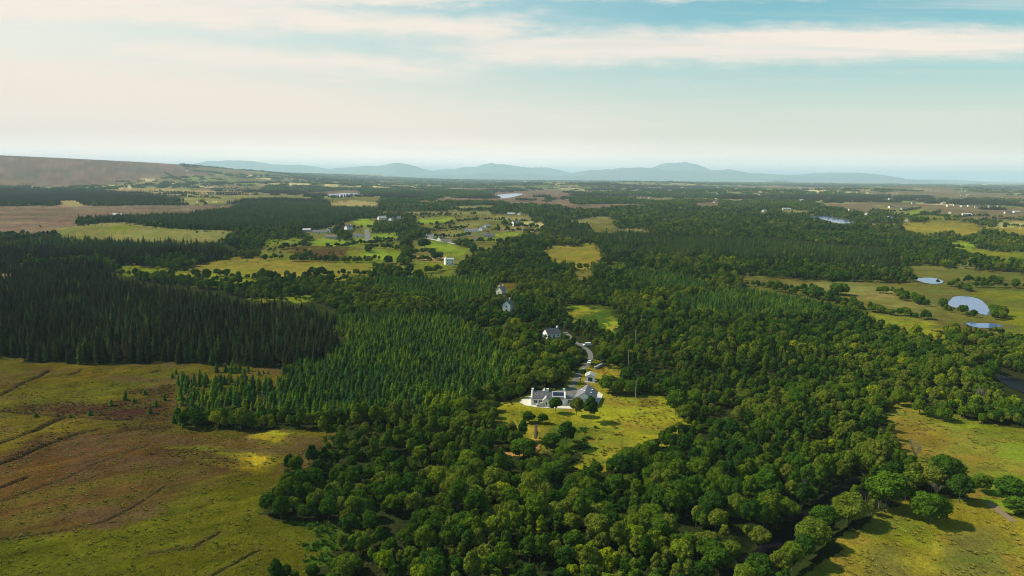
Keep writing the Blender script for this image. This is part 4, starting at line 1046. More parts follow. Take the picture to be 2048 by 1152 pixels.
# --- the farmhouse: long white block, link and slated wing
def farmhouse():
    h = empty('farmhouse', (16.6, 314.6, 0), R(-2), 'white farmhouse with dark slate roof, solar panels and a steep rear wing', 'farmhouse')
    L, Wd, Hw, Hr = 15.0, 6.6, 3.1, 2.3
    MB().add(gable(L, Wd, Hw, Hr)).make('wall', M_white, h)
    rf = MB().add(roof_slab(L - 1.0, Wd, Hw, Hr, -1, gov=0)).add(roof_slab(L - 1.0, Wd, Hw, Hr, 1, gov=0)).make('roof', M_slate, h)
    for sx, nm in ((-1, 'gable_parapet'), (1, 'gable_parapet')):      # raised white gables
        xx = sx * (L / 2 - .18); b_ = Wd / 2 + .15; q = MB()
        v = [(xx - .25, -b_, -.6), (xx + .25, -b_, -.6), (xx + .25, b_, -.6), (xx - .25, b_, -.6), (xx - .25, -b_, Hw + .35), (xx + .25, -b_, Hw + .35), (xx + .25, b_, Hw + .35), (xx - .25, b_, Hw + .35), (xx - .25, 0, Hw + Hr + .5), (xx + .25, 0, Hw + Hr + .5)]
        q.add((v, [(0, 3, 2, 1), (0, 1, 5, 4), (2, 3, 7, 6), (0, 4, 8, 7, 3), (1, 2, 6, 9, 5), (4, 5, 9, 8), (6, 7, 8, 9)])).make(nm, M_white, h)
    for xx in (-L / 2 + .55, -.3, L / 2 - .55): chimney(rf, xx, 0, Hw + Hr, 1.1, .9)
    # projecting front porch gable and rear dormer
    def cross(xc, y0, y1, w_, hw, hr, nm, mat_r):
        q = MB(); a = w_ / 2
        v = [(xc - a, y0, -.5), (xc + a, y0, -.5), (xc + a, y1, -.5), (xc - a, y1, -.5), (xc - a, y0, hw), (xc + a, y0, hw), (xc + a, y1, hw), (xc - a, y1, hw), (xc, y0, hw + hr), (xc, y1, hw + hr)]
        f = [(0, 3, 2, 1), (0, 1, 5, 8, 4), (2, 3, 7, 9, 6), (0, 4, 7, 3), (1, 2, 6, 5), (4, 8, 9, 7), (5, 6, 9, 8)]
        o = q.add((v, f)).make(nm, M_white, h)
        s_ = hr / a; ov = .18; th = .12
        for sg in (-1, 1):
            v = [(xc, y0 - .2, hw + hr + .04), (xc, y1, hw + hr + .04), (xc + sg * (a + ov), y1, hw - ov * s_ + .04), (xc + sg * (a + ov), y0 - .2, hw - ov * s_ + .04)]
            v += [(p, q_, r_ + th) for p, q_, r_ in v]
            MB().add((v, [(0, 1, 2, 3), (7, 6, 5, 4), (0, 4, 5, 1), (1, 5, 6, 2), (2, 6, 7, 3), (3, 7, 4, 0)])).make('porch_roof', mat_r, o)
        return o
    cross(-.9, -Wd / 2 - 2.4, -Wd / 2 + 2.6, 3.0, 2.7, 1.5, 'porch', M_greyroof)
    cross(-1.6, 0.4, Wd / 2 + 1.4, 2.6, 3.9, 1.6, 'rear_dormer', M_greyroof)
    window(h, (-.9, -Wd / 2 - 2.4, 1.3), .8, 1.5, 'f')
    for xx, w_ in ((-5.6, 1.7), (-3.4, 1.5), (2.6, 1.5), (5.2, 2.2)): window(h, (xx, -Wd / 2, 1.5), w_, 1.6, 'f')
    MB().add(box((3.9, -Wd / 2 - .04, 1.05), (1.0, .1, 2.1))).make('door', M_door, h)
    window(h, (-L / 2 - .07, 0.2, 2.0), 1.0, 1.3, 'l')
    # solar panels laid on the front slope in a pale tray
    s_ = Hr / (Wd / 2); ang = math.atan(s_)
    tray = empty('solar_array', (4.4, -Wd / 4, Hw + Hr / 2 + .30)); tray.parent = h; tray.rotation_euler = (ang, 0, 0)
    MB().add(box((0, 0, 0), (5.6, 3.3, .08))).make('mounting_tray', M_greyroof, tray)
    for k in range(5): MB().add(box((-1.9 + k * 0.95, 0.1, .08), (.86, 2.0, .06))).make('solar_panel', M_solar, tray)
    for xx in (-5.2, -2.9):
        sk = empty('skylight', (xx, -Wd / 4, Hw + Hr / 2 + .24)); sk.parent = h; sk.rotation_euler = (ang, 0, 0)
        MB().add(box((0, 0, 0), (.8, 1.0, .08))).make('frame', M_frame, sk); MB().add(box((0, 0, .05), (.64, .84, .04))).make('pane', M_glass, sk)
    # flat link
    MB().add(box((9.7, .6, 1.0), (4.6, 4.4, 3.2))).make('link_wall', M_white, h)
    MB().add(box((9.7, .6, 2.72), (4.9, 4.9, .2))).make('link_roof', M_slate, h)
    window(h, (9.7, -1.6, 1.4), 2.2, 1.7, 'f')
    # rear wing, ridge running away from the camera
    wg = empty('wing', (17.0, 3.0, 0), R(79)); wg.parent = h
    WL, WW, WH, WR = 13.5, 8.6, 3.0, 3.0
    MB().add(gable(WL, WW, WH, WR)).make('wing_wall', M_white, wg)
    MB().add(roof_slab(WL, WW, WH, WR, -1)).make('wing_roof', M_slate2, wg); MB().add(roof_slab(WL, WW, WH, WR, 1)).make('wing_roof', M_slate2, wg)
    an = math.atan(WR / (WW / 2))
    def sky_(xx, side):
        q = MB(); q.add(box((xx, side * WW / 4, WH + WR / 2 + .26), (.8, .9, .12))); o = q.make('skylight', M_frame, wg); return o
    for xx, sd in ((3.5, -1), (-1.0, -1), (2.0, 1)): sky_(xx, sd)
    MB().add(box((-WL / 2 + .4, 0, WH + WR + .4), (.8, .7, 1.2))).make('wing_chimney', M_white, wg)
    # lean-to along the front right side of the wing
    v = [(-WL / 2 - 3.2, -3.6, -.5), (-WL / 2, -3.6, -.5), (-WL / 2, 2.8, -.5), (-WL / 2 - 3.2, 2.8, -.5), (-WL / 2 - 3.2, -3.6, 2.2), (-WL / 2, -3.6, 3.1), (-WL / 2, 2.8, 3.1), (-WL / 2 - 3.2, 2.8, 2.2)]
    MB().add((v, [(0, 3, 2, 1), (4, 5, 6, 7), (0, 1, 5, 4), (1, 2, 6, 5), (2, 3, 7, 6), (3, 0, 4, 7)])).make('sun_room', M_white, wg)
    v2 = [(a - (0.3 if a < -WL / 2 - 1 else 0), b_, c + .06) for a, b_, c in v[4:]]; v2 += [(a, b_, c + .14) for a, b_, c in v2]
    MB().add((v2, [(3, 2, 1, 0), (4, 5, 6, 7), (0, 1, 5, 4), (1, 2, 6, 5), (2, 3, 7, 6), (3, 0, 4, 7)])).make('sun_room_roof', M_slate, wg)
    return h
farmhouse()
# gravel yard round the farmhouse
yard = [unproj(a, b_)[:2] for a, b_ in [(1038, 804), (1047, 797), (1062, 792), (1068, 802), (1145, 806), (1145, 818), (1110, 817), (1075, 815), (1050, 811)]]
yc = np.mean(yard, 0); n_ = len(yard)
MB_ = MB(); MB_.v = [(a, b_, .12) for a, b_ in yard] + [(yc[0], yc[1], .12)]; MB_.f = [(k, (k + 1) % n_, n_)[::-1] for k in range(n_)]
MB_.make('gravel_yard', M_gravel, None, kind='structure')
for nm_, mt_, hh_, pp_ in (('gravel_yard', M_gravel, .12, [(1184, 784), (1200, 785), (1206, 790), (1203, 797), (1197, 808), (1180, 815), (1168, 812)]), ('asphalt_yard', M_road, .11, [(1075, 788), (1118, 781), (1136, 777), (1158, 776), (1166, 790), (1142, 800), (1078, 797)])):
    yard = [unproj(a, b_)[:2] for a, b_ in pp_]; yc = np.mean(yard, 0); n_ = len(yard)
    MB_ = MB(); MB_.v = [(a, b_, hh_) for a, b_ in yard] + [(yc[0], yc[1], hh_)]; MB_.f = [(k, (k + 1) % n_, n_)[::-1] for k in range(n_)]
    MB_.make(nm_, mt_, None, kind='structure')
# garden shed
sh = empty('garden_shed', (39.3, 352.3, 0), R(-8), 'pale grey garden shed with a wide dark doorway above the farmhouse', 'shed')
MB().add(gable(6.0, 4.6, 2.5, 1.1)).make('wall', M_greyr if False else M_white, sh).rotation_euler = (0, 0, R(90))
rr_ = MB().add(roof_slab(6.0, 4.6, 2.5, 1.1, -1)).add(roof_slab(6.0, 4.6, 2.5, 1.1, 1)).make('roof', M_greyroof, sh); rr_.rotation_euler = (0, 0, R(90))
MB().add(box((.1, -3.06, 1.05), (2.1, .12, 2.1))).make('door', M_door, sh)
MB().add(box((.1, -3.05, 2.2), (2.5, .16, .14))).make('lintel', M_frame, sh)
MB().add(box((0, -4.0, .07), (5.6, 1.8, .14))).make('step', M_greyroof, sh)
rb = empty('rain_barrel', (41.6, 347.6, 0), 0, 'dark round barrel beside the garden shed doorway', 'barrel')
tv, tf = tubes([((0, 0, 0), (0, 0, 1.0), .35, .4)], 10); mb_ = MB(); mb_.v = [tuple(q) for q in tv]; mb_.f = tf; mb_.make('barrel_body', M_tyre, rb)
tv, tf = tubes([((0, 0, 1.0), (0, 0, 1.07), .44, .42)], 10); mb_ = MB(); mb_.v = [tuple(q) for q in tv] + [(0, 0, 1.08)]; mb_.f = tf + [(10 + j, 10 + (j + 1) % 10, 20) for j in range(10)]; mb_.make('lid', M_greyr, rb)

def car(x, y, z, yaw, label, paint, van=False, group=None):
    c = empty('parked_car', (x, y, z), R(yaw), label, 'car', group)
    prof = [(-2.15, .35), (-2.2, .75), (-2.05, .95), (-1.2, 1.02), (-.55, 1.45), (1.1, 1.48), (1.9, 1.0), (2.15, .9), (2.15, .35)] if not van else \
           [(-2.4, .4), (-2.45, .95), (-1.7, 1.15), (-1.2, 1.85), (2.3, 1.9), (2.4, 1.7), (2.4, .4)]
    n = len(prof); v = []
    for sy, ins in ((-.86, 0), (.86, 0)):
        for px_, pz in prof: v.append((px_, sy * (0.84 if pz > 1.1 else 1.0), pz))
    f = [tuple(range(n)), tuple(range(2 * n - 1, n - 1, -1))] + [((k + 1) % n, k, n + k, n + (k + 1) % n) for k in range(n)]
    mb = MB(); mb.v = v; mb.f = f; mb.make('body', paint, c, bevel=.06)
    for sy in (-1, 1):
        w_ = MB(); zt = 1.40 if not van else 1.75; z0 = 1.04 if not van else 1.2
        xa = [(-1.0, z0), (-.52, zt), (1.0, zt), (1.55, z0)] if not van else [(-1.5, z0), (-1.15, zt), (-.2, zt), (-.2, z0)]
        w_.v = [(a, sy * .80, b_) for a, b_ in xa] + [(a, sy * .855, b_) for a, b_ in xa]
        w_.f = [(0, 1, 2, 3), (7, 6, 5, 4), (0, 4, 5, 1), (1, 5, 6, 2), (2, 6, 7, 3), (3, 7, 4, 0)]; w_.make('side_window', M_glass, c)
        for wx in (-1.35, 1.4):
            tv, tf = tubes([((wx, sy * .70, .33), (wx, sy * .90, .33), .33, .33)], 14); m2 = MB(); m2.v = [tuple(q) for q in tv]; m2.f = tf + [tuple(range(14)), tuple(range(27, 13, -1))]
            wo_ = m2.make('wheel', M_tyre, c); tv, tf = tubes([((wx, sy * .86, .33), (wx, sy * .915, .33), .19, .19)], 8); m3 = MB(); m3.v = [tuple(q) for q in tv]; m3.f = tf + [tuple(range(8)), tuple(range(15, 7, -1))]; m3.make('rim', M_frame, wo_)
        MB().add(box((-2.16 if not van else -2.42, sy * .6, .72), (.1, .35, .16))).make('headlight', M_frame, c)
        MB().add(box((2.16 if not van else 2.42, sy * .65, .8), (.08, .25, .2))).make('tail_light', M_red, c)
    s0, s1, zz = (-1.18, -.56, 1.05) if not van else (-1.68, -1.2, 1.2)
    ws = MB(); top = 1.43 if not van else 1.8
    ws.v = [(s0 - .02, -.68, zz), (s0 - .02, .68, zz), (s1 - .02, .64, top), (s1 - .02, -.64, top)]; ws.v += [(a - .03, b_, q + .03) for a, b_, q in ws.v]
    ws.f = [(0, 1, 2, 3), (7, 6, 5, 4), (0, 4, 5, 1), (1, 5, 6, 2), (2, 6, 7, 3), (3, 7, 4, 0)]; ws.make('windscreen', M_glass, c)
    KEEP_OUT.append((x, y, 4)); return c
x_, y_, _ = unproj(1082, 812.5); car(x_, y_, .12, 3, 'silver car parked in front of the white farmhouse', M_cars)
x_, y_, _ = unproj(1174, 692); car(x_, y_, .12, 20, 'white van parked at the bend of the tree-lined lane', M_carw, van=True)
x_, y_, _ = unproj(1179, 727); car(x_, y_, .12, 75, 'white car in tree shade on the lane above the shed', M_carw)
P(0, None, 1166, 684, 1184, 684, 1184, 694, 1166, 694); P(0, None, 1172, 720, 1188, 720, 1188, 729, 1172, 729)
P(0, None, 1142, 684, 1182, 684, 1182, 692, 1146, 692); P(0, None, 1136, 780, 1150, 748, 1163, 735, 1173, 740, 1160, 765, 1150, 782)

# --- houses further off
simple_house(1016, 622, 8.0, 6.0, 5.2, 3.0, 72, 'tall white cottage among trees, above centre', ch=1, wins=2, storeys=2, vis=.15)
simple_house(1002, 588, 7.5, 6.0, 3.6, 2.8, 60, 'grey-roofed house half hidden by trees below a rust field', wall=M_cream, roof=M_slate2, ch=2, vis=.6)
simple_house(1103, 674, 9.5, 6.0, 2.9, 2.6, 28, 'dark-roofed house with white gable beside the tree-lined lane', roof=M_slate, ch=1, wins=3, vis=.45)
# flat-roofed white house
x_, y_, z_ = unproj(898, 529)
fh = empty('flat_roofed_house', (x_, y_, 0), R(18), 'two-storey white flat-roofed house between hedged meadows', 'house')
MB().add(box((0, 0, 3.0), (10.0, 8.0, 7.2))).make('wall', M_white, fh)
MB().add(box((1.2, .5, 6.75), (6.6, 6.0, .22))).make('roof', M_greyroof, fh)
for a, b_, c, d in ((0, -3.85, 10.0, .3), (0, 3.85, 10.0, .3), (-4.85, 0, .3, 7.4), (4.85, 0, .3, 7.4)): MB().add(box((a, b_, 6.85), (c, d, .5))).make('parapet', M_white, fh)
MB().add(box((-4.0, -2.4, 7.6), (1.7, 1.7, 2.4))).make('chimney', M_white, fh)
for xx, zz in ((-2.6, 4.9), (.2, 4.9), (2.8, 4.9), (-2.6, 1.8), (2.8, 1.8)): window(fh, (xx, -4.0, zz), 1.3, 1.0, 'f', False)
window(fh, (-5.0, 0, 4.9), 1.3, 1.0, 'l', False)
KEEP_OUT.append((x_, y_, 9)); P(0, None, 884, 510, 910, 510, 910, 531, 884, 531)

VG = 'houses of the village beyond the meadows'
for a in [
    (860, 477, 13, 7, 3.2, 2.6, -18, 'white cottage with two chimneys at the left end of the village street', M_white, M_slate, 2, 3),
    (881, 482, 11, 7, 3.4, 3.0, 62, 'steep white gable-fronted house beside the village street', M_white, M_brownroof, 1, 2),
    (895, 485, 14, 6.5, 2.8, 2.4, -10, 'low cream house at the right end of the village street', M_cream, M_brownroof, 1, 3),
    (943, 464, 24, 8, 3.0, 2.8, -4, 'long grey-roofed bungalow above the village street', M_white, M_slate2, 1, 5),
    (963, 461, 12, 8, 3.6, 3.4, 68, 'white gabled house right of the long bungalow', M_white, M_greyroof, 1, 2),
    (974, 455, 15, 7, 3.2, 2.8, 55, 'pale-roofed long shed rising behind the white gabled house', M_greyr, M_greyroof, 0, 2),
    (957, 480, 15, 7, 2.8, 2.4, -6, 'white bungalow with bright walls below the long bungalow', M_white, M_brownroof, 1, 4),
    (978, 474, 17, 8, 2.8, 2.6, -4, 'dark-roofed bungalow with shaded walls in the hedges', M_greyr, M_slate, 1, 3),
    (1031, 452, 16, 11, 5.2, 5.0, 40, 'big white two-storey house with steep blue-grey roof on the rise', M_white, M_slate2, 1, 3),
    (1046, 441, 10, 7, 3.2, 3.0, 70, 'small pale gabled house behind the big two-storey house', M_cream, M_greyroof, 1, 2),
    (1022, 430, 18, 9, 3.4, 2.6, -8, 'wide grey farm building at the edge of the far wood', M_greyr, M_greyroof, 0, 3),
    (1039, 430, 10, 8, 3.2, 3.0, 65, 'small white gable at the edge of the far wood', M_white, M_greyroof, 1, 2),
    (641, 467, 26, 9, 3.0, 2.8, -3, 'long dark-roofed farmhouse against the left conifers', M_cream, M_slate, 0, 5),
    (658, 464, 8, 8, 4.0, 3.2, 75, 'small white gable at the end of the long dark farmhouse', M_white, M_slate, 1, 2),
    (663, 477, 18, 9, 3.0, 3.0, -6, 'brown-grey bungalow in a garden above the bright meadow', M_greyr, M_brownroof, 1, 4),
    (697, 459, 13, 8, 4.4, 3.4, 52, 'white steep-gabled house behind garden conifers', M_white, M_slate2, 1, 3),
    (716, 474, 14, 7, 2.8, 2.4, -4, 'low white house left of the wide village lane', M_white, M_slate, 1, 3),
    (614, 463, 14, 8, 3.0, 2.4, -3, 'grey-roofed shed left of the long dark farmhouse', M_greyr, M_greyroof, 0, 2),
    (764, 440, 18, 10, 5.0, 3.6, 30, 'large pale house in the trees at the top of the village', M_cream, M_greyroof, 2, 3),
    (783, 441, 11, 8, 3.6, 3.0, 60, 'white gabled house right of the large pale house', M_white, M_slate2, 1, 2),
    (798, 438, 9, 7, 3.2, 2.6, -5, 'small white cottage at the far right of the hilltop group', M_white, M_slate, 1, 2)]:
    simple_house(a[0], a[1], a[2], a[3], a[4], a[5], a[6], a[7], a[8], a[9], a[10], a[11], group=VG, detail=True, gwin=False)
# the scattered white houses of the far right country
FG = 'distant white houses scattered through the far countryside'
FARH = [(1573, 420, 30, 8, -5, 'wide pale farm building left of the far lake'), (1781, 416, 18, 11, 20, 'two-storey grey house left of the far bright field'), (1808, 419, 22, 10, -10, 'white bungalow at the top of the far bright field'),
        (1733, 430, 12, 8, 40, 'white cottage in trees right of the far lake'), (1780, 437, 14, 8, 10, 'low white house below the far bright field'), (1813, 443, 12, 9, 60, 'white gable at the left end of the brown moor strip'),
        (1883, 409, 26, 14, 60, 'large white gabled hall at the left of the far town'), (1896, 413, 14, 9, 15, 'white house beside the large hall in the far town'), (1910, 412, 13, 9, -10, 'pale house in the left middle of the far town'),
        (1923, 414, 12, 9, 30, 'white house in the middle of the far town'), (1938, 413, 14, 9, 5, 'cream house in the right middle of the far town'), (1952, 415, 12, 9, -20, 'white house towards the right of the far town'),
        (1979, 415, 13, 8, 0, 'white house just right of the far town'), (1996, 414, 12, 8, 20, 'white house well right of the far town'), (1900, 427, 12, 9, 50, 'white house beside dark conifers below the far town'),
        (1932, 431, 26, 9, -4, 'long white building on bare ground below the far town'), (1943, 431, 9, 8, 30, 'small white shed at the end of the long white building'), (2016, 427, 26, 9, 0, 'long white shed at the right below the far town'),
        (2032, 426, 24, 11, 10, 'large white house at the right edge below the far town'), (1780, 399, 18, 11, 10, 'pale church-like house far off above the bright field'), (1826, 408, 14, 9, 0, 'small white house in the far woods'),
        (1256, 396, 14, 10, 30, 'small white house on the left in the far central wood'), (1298, 397, 14, 10, 60, 'bright white house in the far central wood'), (1509, 391, 22, 10, 0, 'left of two white sheds on the far right plain'),
        (1519, 391, 14, 10, 0, 'right of two white sheds on the far right plain'), (1536, 397, 26, 10, 5, 'long white shed in the far right plain'), (1429, 406, 14, 9, 50, 'white house on the brown clearing far off'),
        (1528, 424, 16, 9, 40, 'white gabled house on the left far lane'), (1577, 397, 20, 10, 5, 'pale house above the far lake'), (1700, 421, 12, 8, 10, 'white cottage just above the far lake woods')]
wall_me = {}
def far_house(px, py, L, Wd, yaw, label, group, wall, roof, hh=4.2):
    x, y, z = unproj(px, py)
    key = (round(L), round(Wd), wall.name, roof.name)
    if key not in wall_me:
        a = bpy.data.meshes.new('wall'); v, f = gable(L, Wd, hh, Wd * .36); a.from_pydata(v, [], f); a.materials.append(wall)
        b_ = bpy.data.meshes.new('roof'); q = MB().add(roof_slab(L, Wd, hh, Wd * .36, -1, .5, .3)).add(roof_slab(L, Wd, hh, Wd * .36, 1, .5, .3)); b_.from_pydata(q.v, [], q.f); b_.materials.append(roof)
        c = bpy.data.meshes.new('window'); q = MB()
        for k in (-1, 0, 1): q.add(box((k * L * .3, -Wd / 2 - .05, hh * .5), (L * .1, .12, 1.5)))
        c.from_pydata(q.v, [], q.f); c.materials.append(M_glass)
        wall_me[key] = (a, b_, c)
    h = empty('house', (x, y, z), R(yaw), label, 'house', group)
    for nm, me in zip(('wall', 'roof', 'window'), wall_me[key]): link(nm, me, h)
    KEEP_OUT.append((x, y, L * .5 + 8))
    k = FPX / math.hypot(x, y); hw = L / 2 * k + 1.5; fill(cover, 0, [(px - hw, py - 8 * k), (px + hw, py - 8 * k), (px + hw, py + 2), (px - hw, py + 2)])
for k, (px, py, L, Wd, yaw, lb) in enumerate(FARH): far_house(px, py, L * .85, Wd * .85, yaw, lb, FG, M_white if k % 3 == 1 else M_cream, M_greyroof if k % 3 == 0 else M_slate)
# the rest of them, each a white speck at this distance
ZN = [(430, 700, 358, 372, 'tiny pale house under the left mountains'), (900, 1250, 362, 380, 'tiny pale house on the far central plain'), (1250, 1600, 364, 392, 'tiny pale house on the far plain right of centre'),
      (1600, 1850, 368, 402, 'tiny pale house on the far right plain'), (1850, 2040, 368, 402, 'tiny pale house at the far right of the plain'), (230, 420, 356, 372, 'tiny pale house at the foot of the left hill')]
for (xa, xb, ya, yb, lb), cnt in zip(ZN, (10, 12, 30, 34, 24, 5)):
    for _ in range(cnt):
        px = random.uniform(xa, xb); py = ya + (yb - ya) * random.random() ** 1.3; s_ = 1.0 + (402 - py) / 60
        far_house(px, py, random.choice((12, 15, 18)) * round(s_ * 2) / 2, random.choice((7, 8)) * round(s_ * 2) / 2, random.uniform(-30, 30), lb, lb.replace('tiny pale house', 'tiny pale houses'), random.choice((M_cream, M_cream, M_greyr)), random.choice((M_greyroof, M_slate)), 5.0)

# --- utility poles, stone wall, gate piers
def pole(px, py_top, label, H=9.5):
    d = _f + _r * (px - 1024) / FPX + _u * (576 - py_top) / FPX; t_ = (H - CAMH) / d[2]; x, y = d[0] * t_, d[1] * t_
    e = empty('utility_pole', (x, y, 0), R(random.uniform(-20, 20)), label, 'utility pole', 'timber utility poles between the trees')
    tv, tf = tubes([((0, 0, -1), (0, 0, H), .17, .12)], 8); q = MB(); q.v = [tuple(a) for a in tv]; q.f = tf + [tuple(range(15, 7, -1))[::-1]]; q.make('pole_shaft', M_pole, e)
    MB().add(box((0, .16, H - .5), (2.0, .12, .14))).make('crossarm', M_pole, e)
    for k in (-.85, 0, .85): MB().add(box((k, .16, H - .33), (.1, .1, .2))).make('insulator', M_glass, e)
    KEEP_OUT.append((x, y, 2.2)); return x, y
pole(1257.5, 700, 'timber utility pole above the paddock beside the shed'); pole(1283, 630, 'timber utility pole in the woods right of the bracken clearing')
pole(1271.5, 660, 'timber utility pole in the thicket below the bracken clearing'); pole(1128.5, 642, 'timber utility pole behind the dark-roofed lane house')
pole(1272.5, 762, 'timber utility pole beside the farm meadow hedge')
def stone_wall(pts, label, n=46):
    w0 = empty('dry_stone_wall', (pts[0][0], pts[0][1], 0), 0, label, 'stone wall')
    rg = np.random.default_rng(5); sh_ = []
    for k in range(4):
        v, f = box((0, 0, 0), (1, .8, .7)); v = np.array(v) * (1 + .35 * (rg.random((8, 1)) - .5)); me = bpy.data.meshes.new('stone'); me.from_pydata([tuple(q) for q in v], [], f); me.materials.append(M_stone); sh_.append(me)
    P_ = np.array(pts); seg = np.cumsum(np.r_[0, np.linalg.norm(np.diff(P_, axis=0), axis=1)])
    for lay in range(2):
        for k in range(n):
            t_ = (k + .5 * lay) / n * seg[-1]; x = np.interp(t_, seg, P_[:, 0]); y = np.interp(t_, seg, P_[:, 1])
            o = link('stone', sh_[(k + lay) % 4], w0); o.location = (x - pts[0][0] + rg.normal() * .08, y - pts[0][1] + rg.normal() * .12, .3 + lay * .55); o.scale = (rg.uniform(.7, 1.1),) * 3; o.rotation_euler = (rg.normal() * .15, rg.normal() * .15, rg.random() * 3)
stone_wall(wpts([(1190, 738), (1200, 733), (1207, 730)]), 'grey dry stone wall running up from the lane beside the paddock', 22)
for k, (px, py) in enumerate([(1165, 744), (1158, 763)]):
    x, y, z = unproj(px, py); e = empty('gate_pier', (x + .5, y, 0), 0, ('upper' if k == 0 else 'lower') + ' pale stone pier beside the lane left of the shed', 'gate pier')
    MB().add(box((0, 0, .8), (.8, .8, 1.8))).make('pier_shaft', M_stone, e); MB().add(box((0, 0, 1.78), (1.0, 1.0, .16))).make('cap_stone', M_greyroof, e); KEEP_OUT.append((x, y, 1.5))
# garden path to the orange clearing
path_m = simple_mat('dark_earth_path', (0.05, 0.035, 0.025), .95)
strip('garden_path', wpts([(1072, 846), (1071, 862), (1070, 878)]), .8, .5, path_m, kind='structure')
# ------------------------------------------------------------------ trees and shrubs, placed
# trees picked out one by one in the photograph: x, foot y, crown width, height (photograph px), tone, form, label
NAMED = [
 (1858, 1045, 56, 55, .30, 2, 'lone round green tree casting its shadow on the lower right meadow'),
 (1558, 1150, 40, 46, .66, 0, 'round olive tree lowest on the stream bank'),
 (1584, 1137, 40, 50, .55, 1, 'second round tree up the stream bank from the bottom'),
 (1606, 1112, 32, 36, .76, 3, 'small greyish olive tree third up the stream bank'),
 (1622, 1092, 60, 52, .60, 6, 'broad olive tree fourth up the stream bank'),
 (1648, 1064, 44, 50, .25, 0, 'dark green tree fifth up the stream bank'),
 (1698, 1046, 60, 56, .62, 2, 'wide round olive tree left of the lower right meadow'),
 (1772, 1018, 68, 70, .35, 1, 'big dark round tree at the head of the lower right meadow'),
 (1822, 988, 36, 44, .55, 3, 'smaller round tree just right of the big dark round tree'),
 (1918, 1002, 40, 48, .15, 0, 'dark green tree on the hedge line right of the pale bare tree'),
 (1894, 962, 56, 46, .20, 6, 'dark spreading tree behind the hedge between the right meadows'),
 (1964, 985, 30, 34, .40, 3, 'small mid green tree beside the dirt track'),
 (2018, 1008, 50, 48, .20, 1, 'dark tree above the dirt track at the right edge'),
 (2034, 1030, 36, 34, .30, 5, 'low round bushy tree right of the dirt track'),
 (1728, 945, 46, 40, .55, 6, 'olive tree above the dark stream bend'),
 (1112, 826, 24, 34, .20, 1, 'dark upright tree right in front of the white farmhouse'),
 (1152, 833, 28, 40, .70, 0, 'brownish olive tree between farmhouse and wing'),
 (1180, 845, 28, 54, .12, 4, 'tall dark green tree in front of the farmhouse wing'),
 (1058, 846, 24, 26, .10, 5, 'dark round garden tree below the farmhouse left end'),
 (1086, 848, 20, 24, .15, 5, 'small dark garden tree below the farmhouse porch'),
 (1046, 914, 52, 42, .35, 2, 'broad green tree over the orange bare earth'),
 (1131, 895, 34, 54, .10, 4, 'tall dark tree at the middle of the garden thicket'),
 (1100, 903, 32, 40, .15, 1, 'dark tree left of the bracken patch below the farm'),
 (1216, 781, 15, 18, .12, 5, 'left of two small round dark trees right of the shed'),
 (1230, 783, 17, 20, .10, 5, 'right of two small round dark trees right of the shed'),
 (1254, 770, 28, 38, .15, 1, 'dark tall tree at the right corner of the paddock'),
 (1268, 782, 24, 24, .30, 0, 'mid green tree at the top of the farm meadow'),
 (1166, 752, 14, 16, .15, 5, 'dark conical bush beside the lane above the shed'),
 (1372, 842, 30, 34, .55, 0, 'olive tree at the right tip of the farm meadow'),
 (850, 497, 27, 20, .05, 6, 'very dark round tree beside the bright green meadow left of the village'),
 (1680, 590, 36, 20, .30, 6, 'isolated tree clump in the olive field right of centre'),
]
NAMED_XY = []
for a in NAMED:
    x, y, z = unproj(a[0], a[1]); NAMED_XY.append((x, y, z)); KEEP_OUT.append((x, y, a[2] * math.hypot(x, y) / FPX * 0.42))
P(0, None, 1840, 990, 1885, 990, 1885, 1050, 1840, 1050)

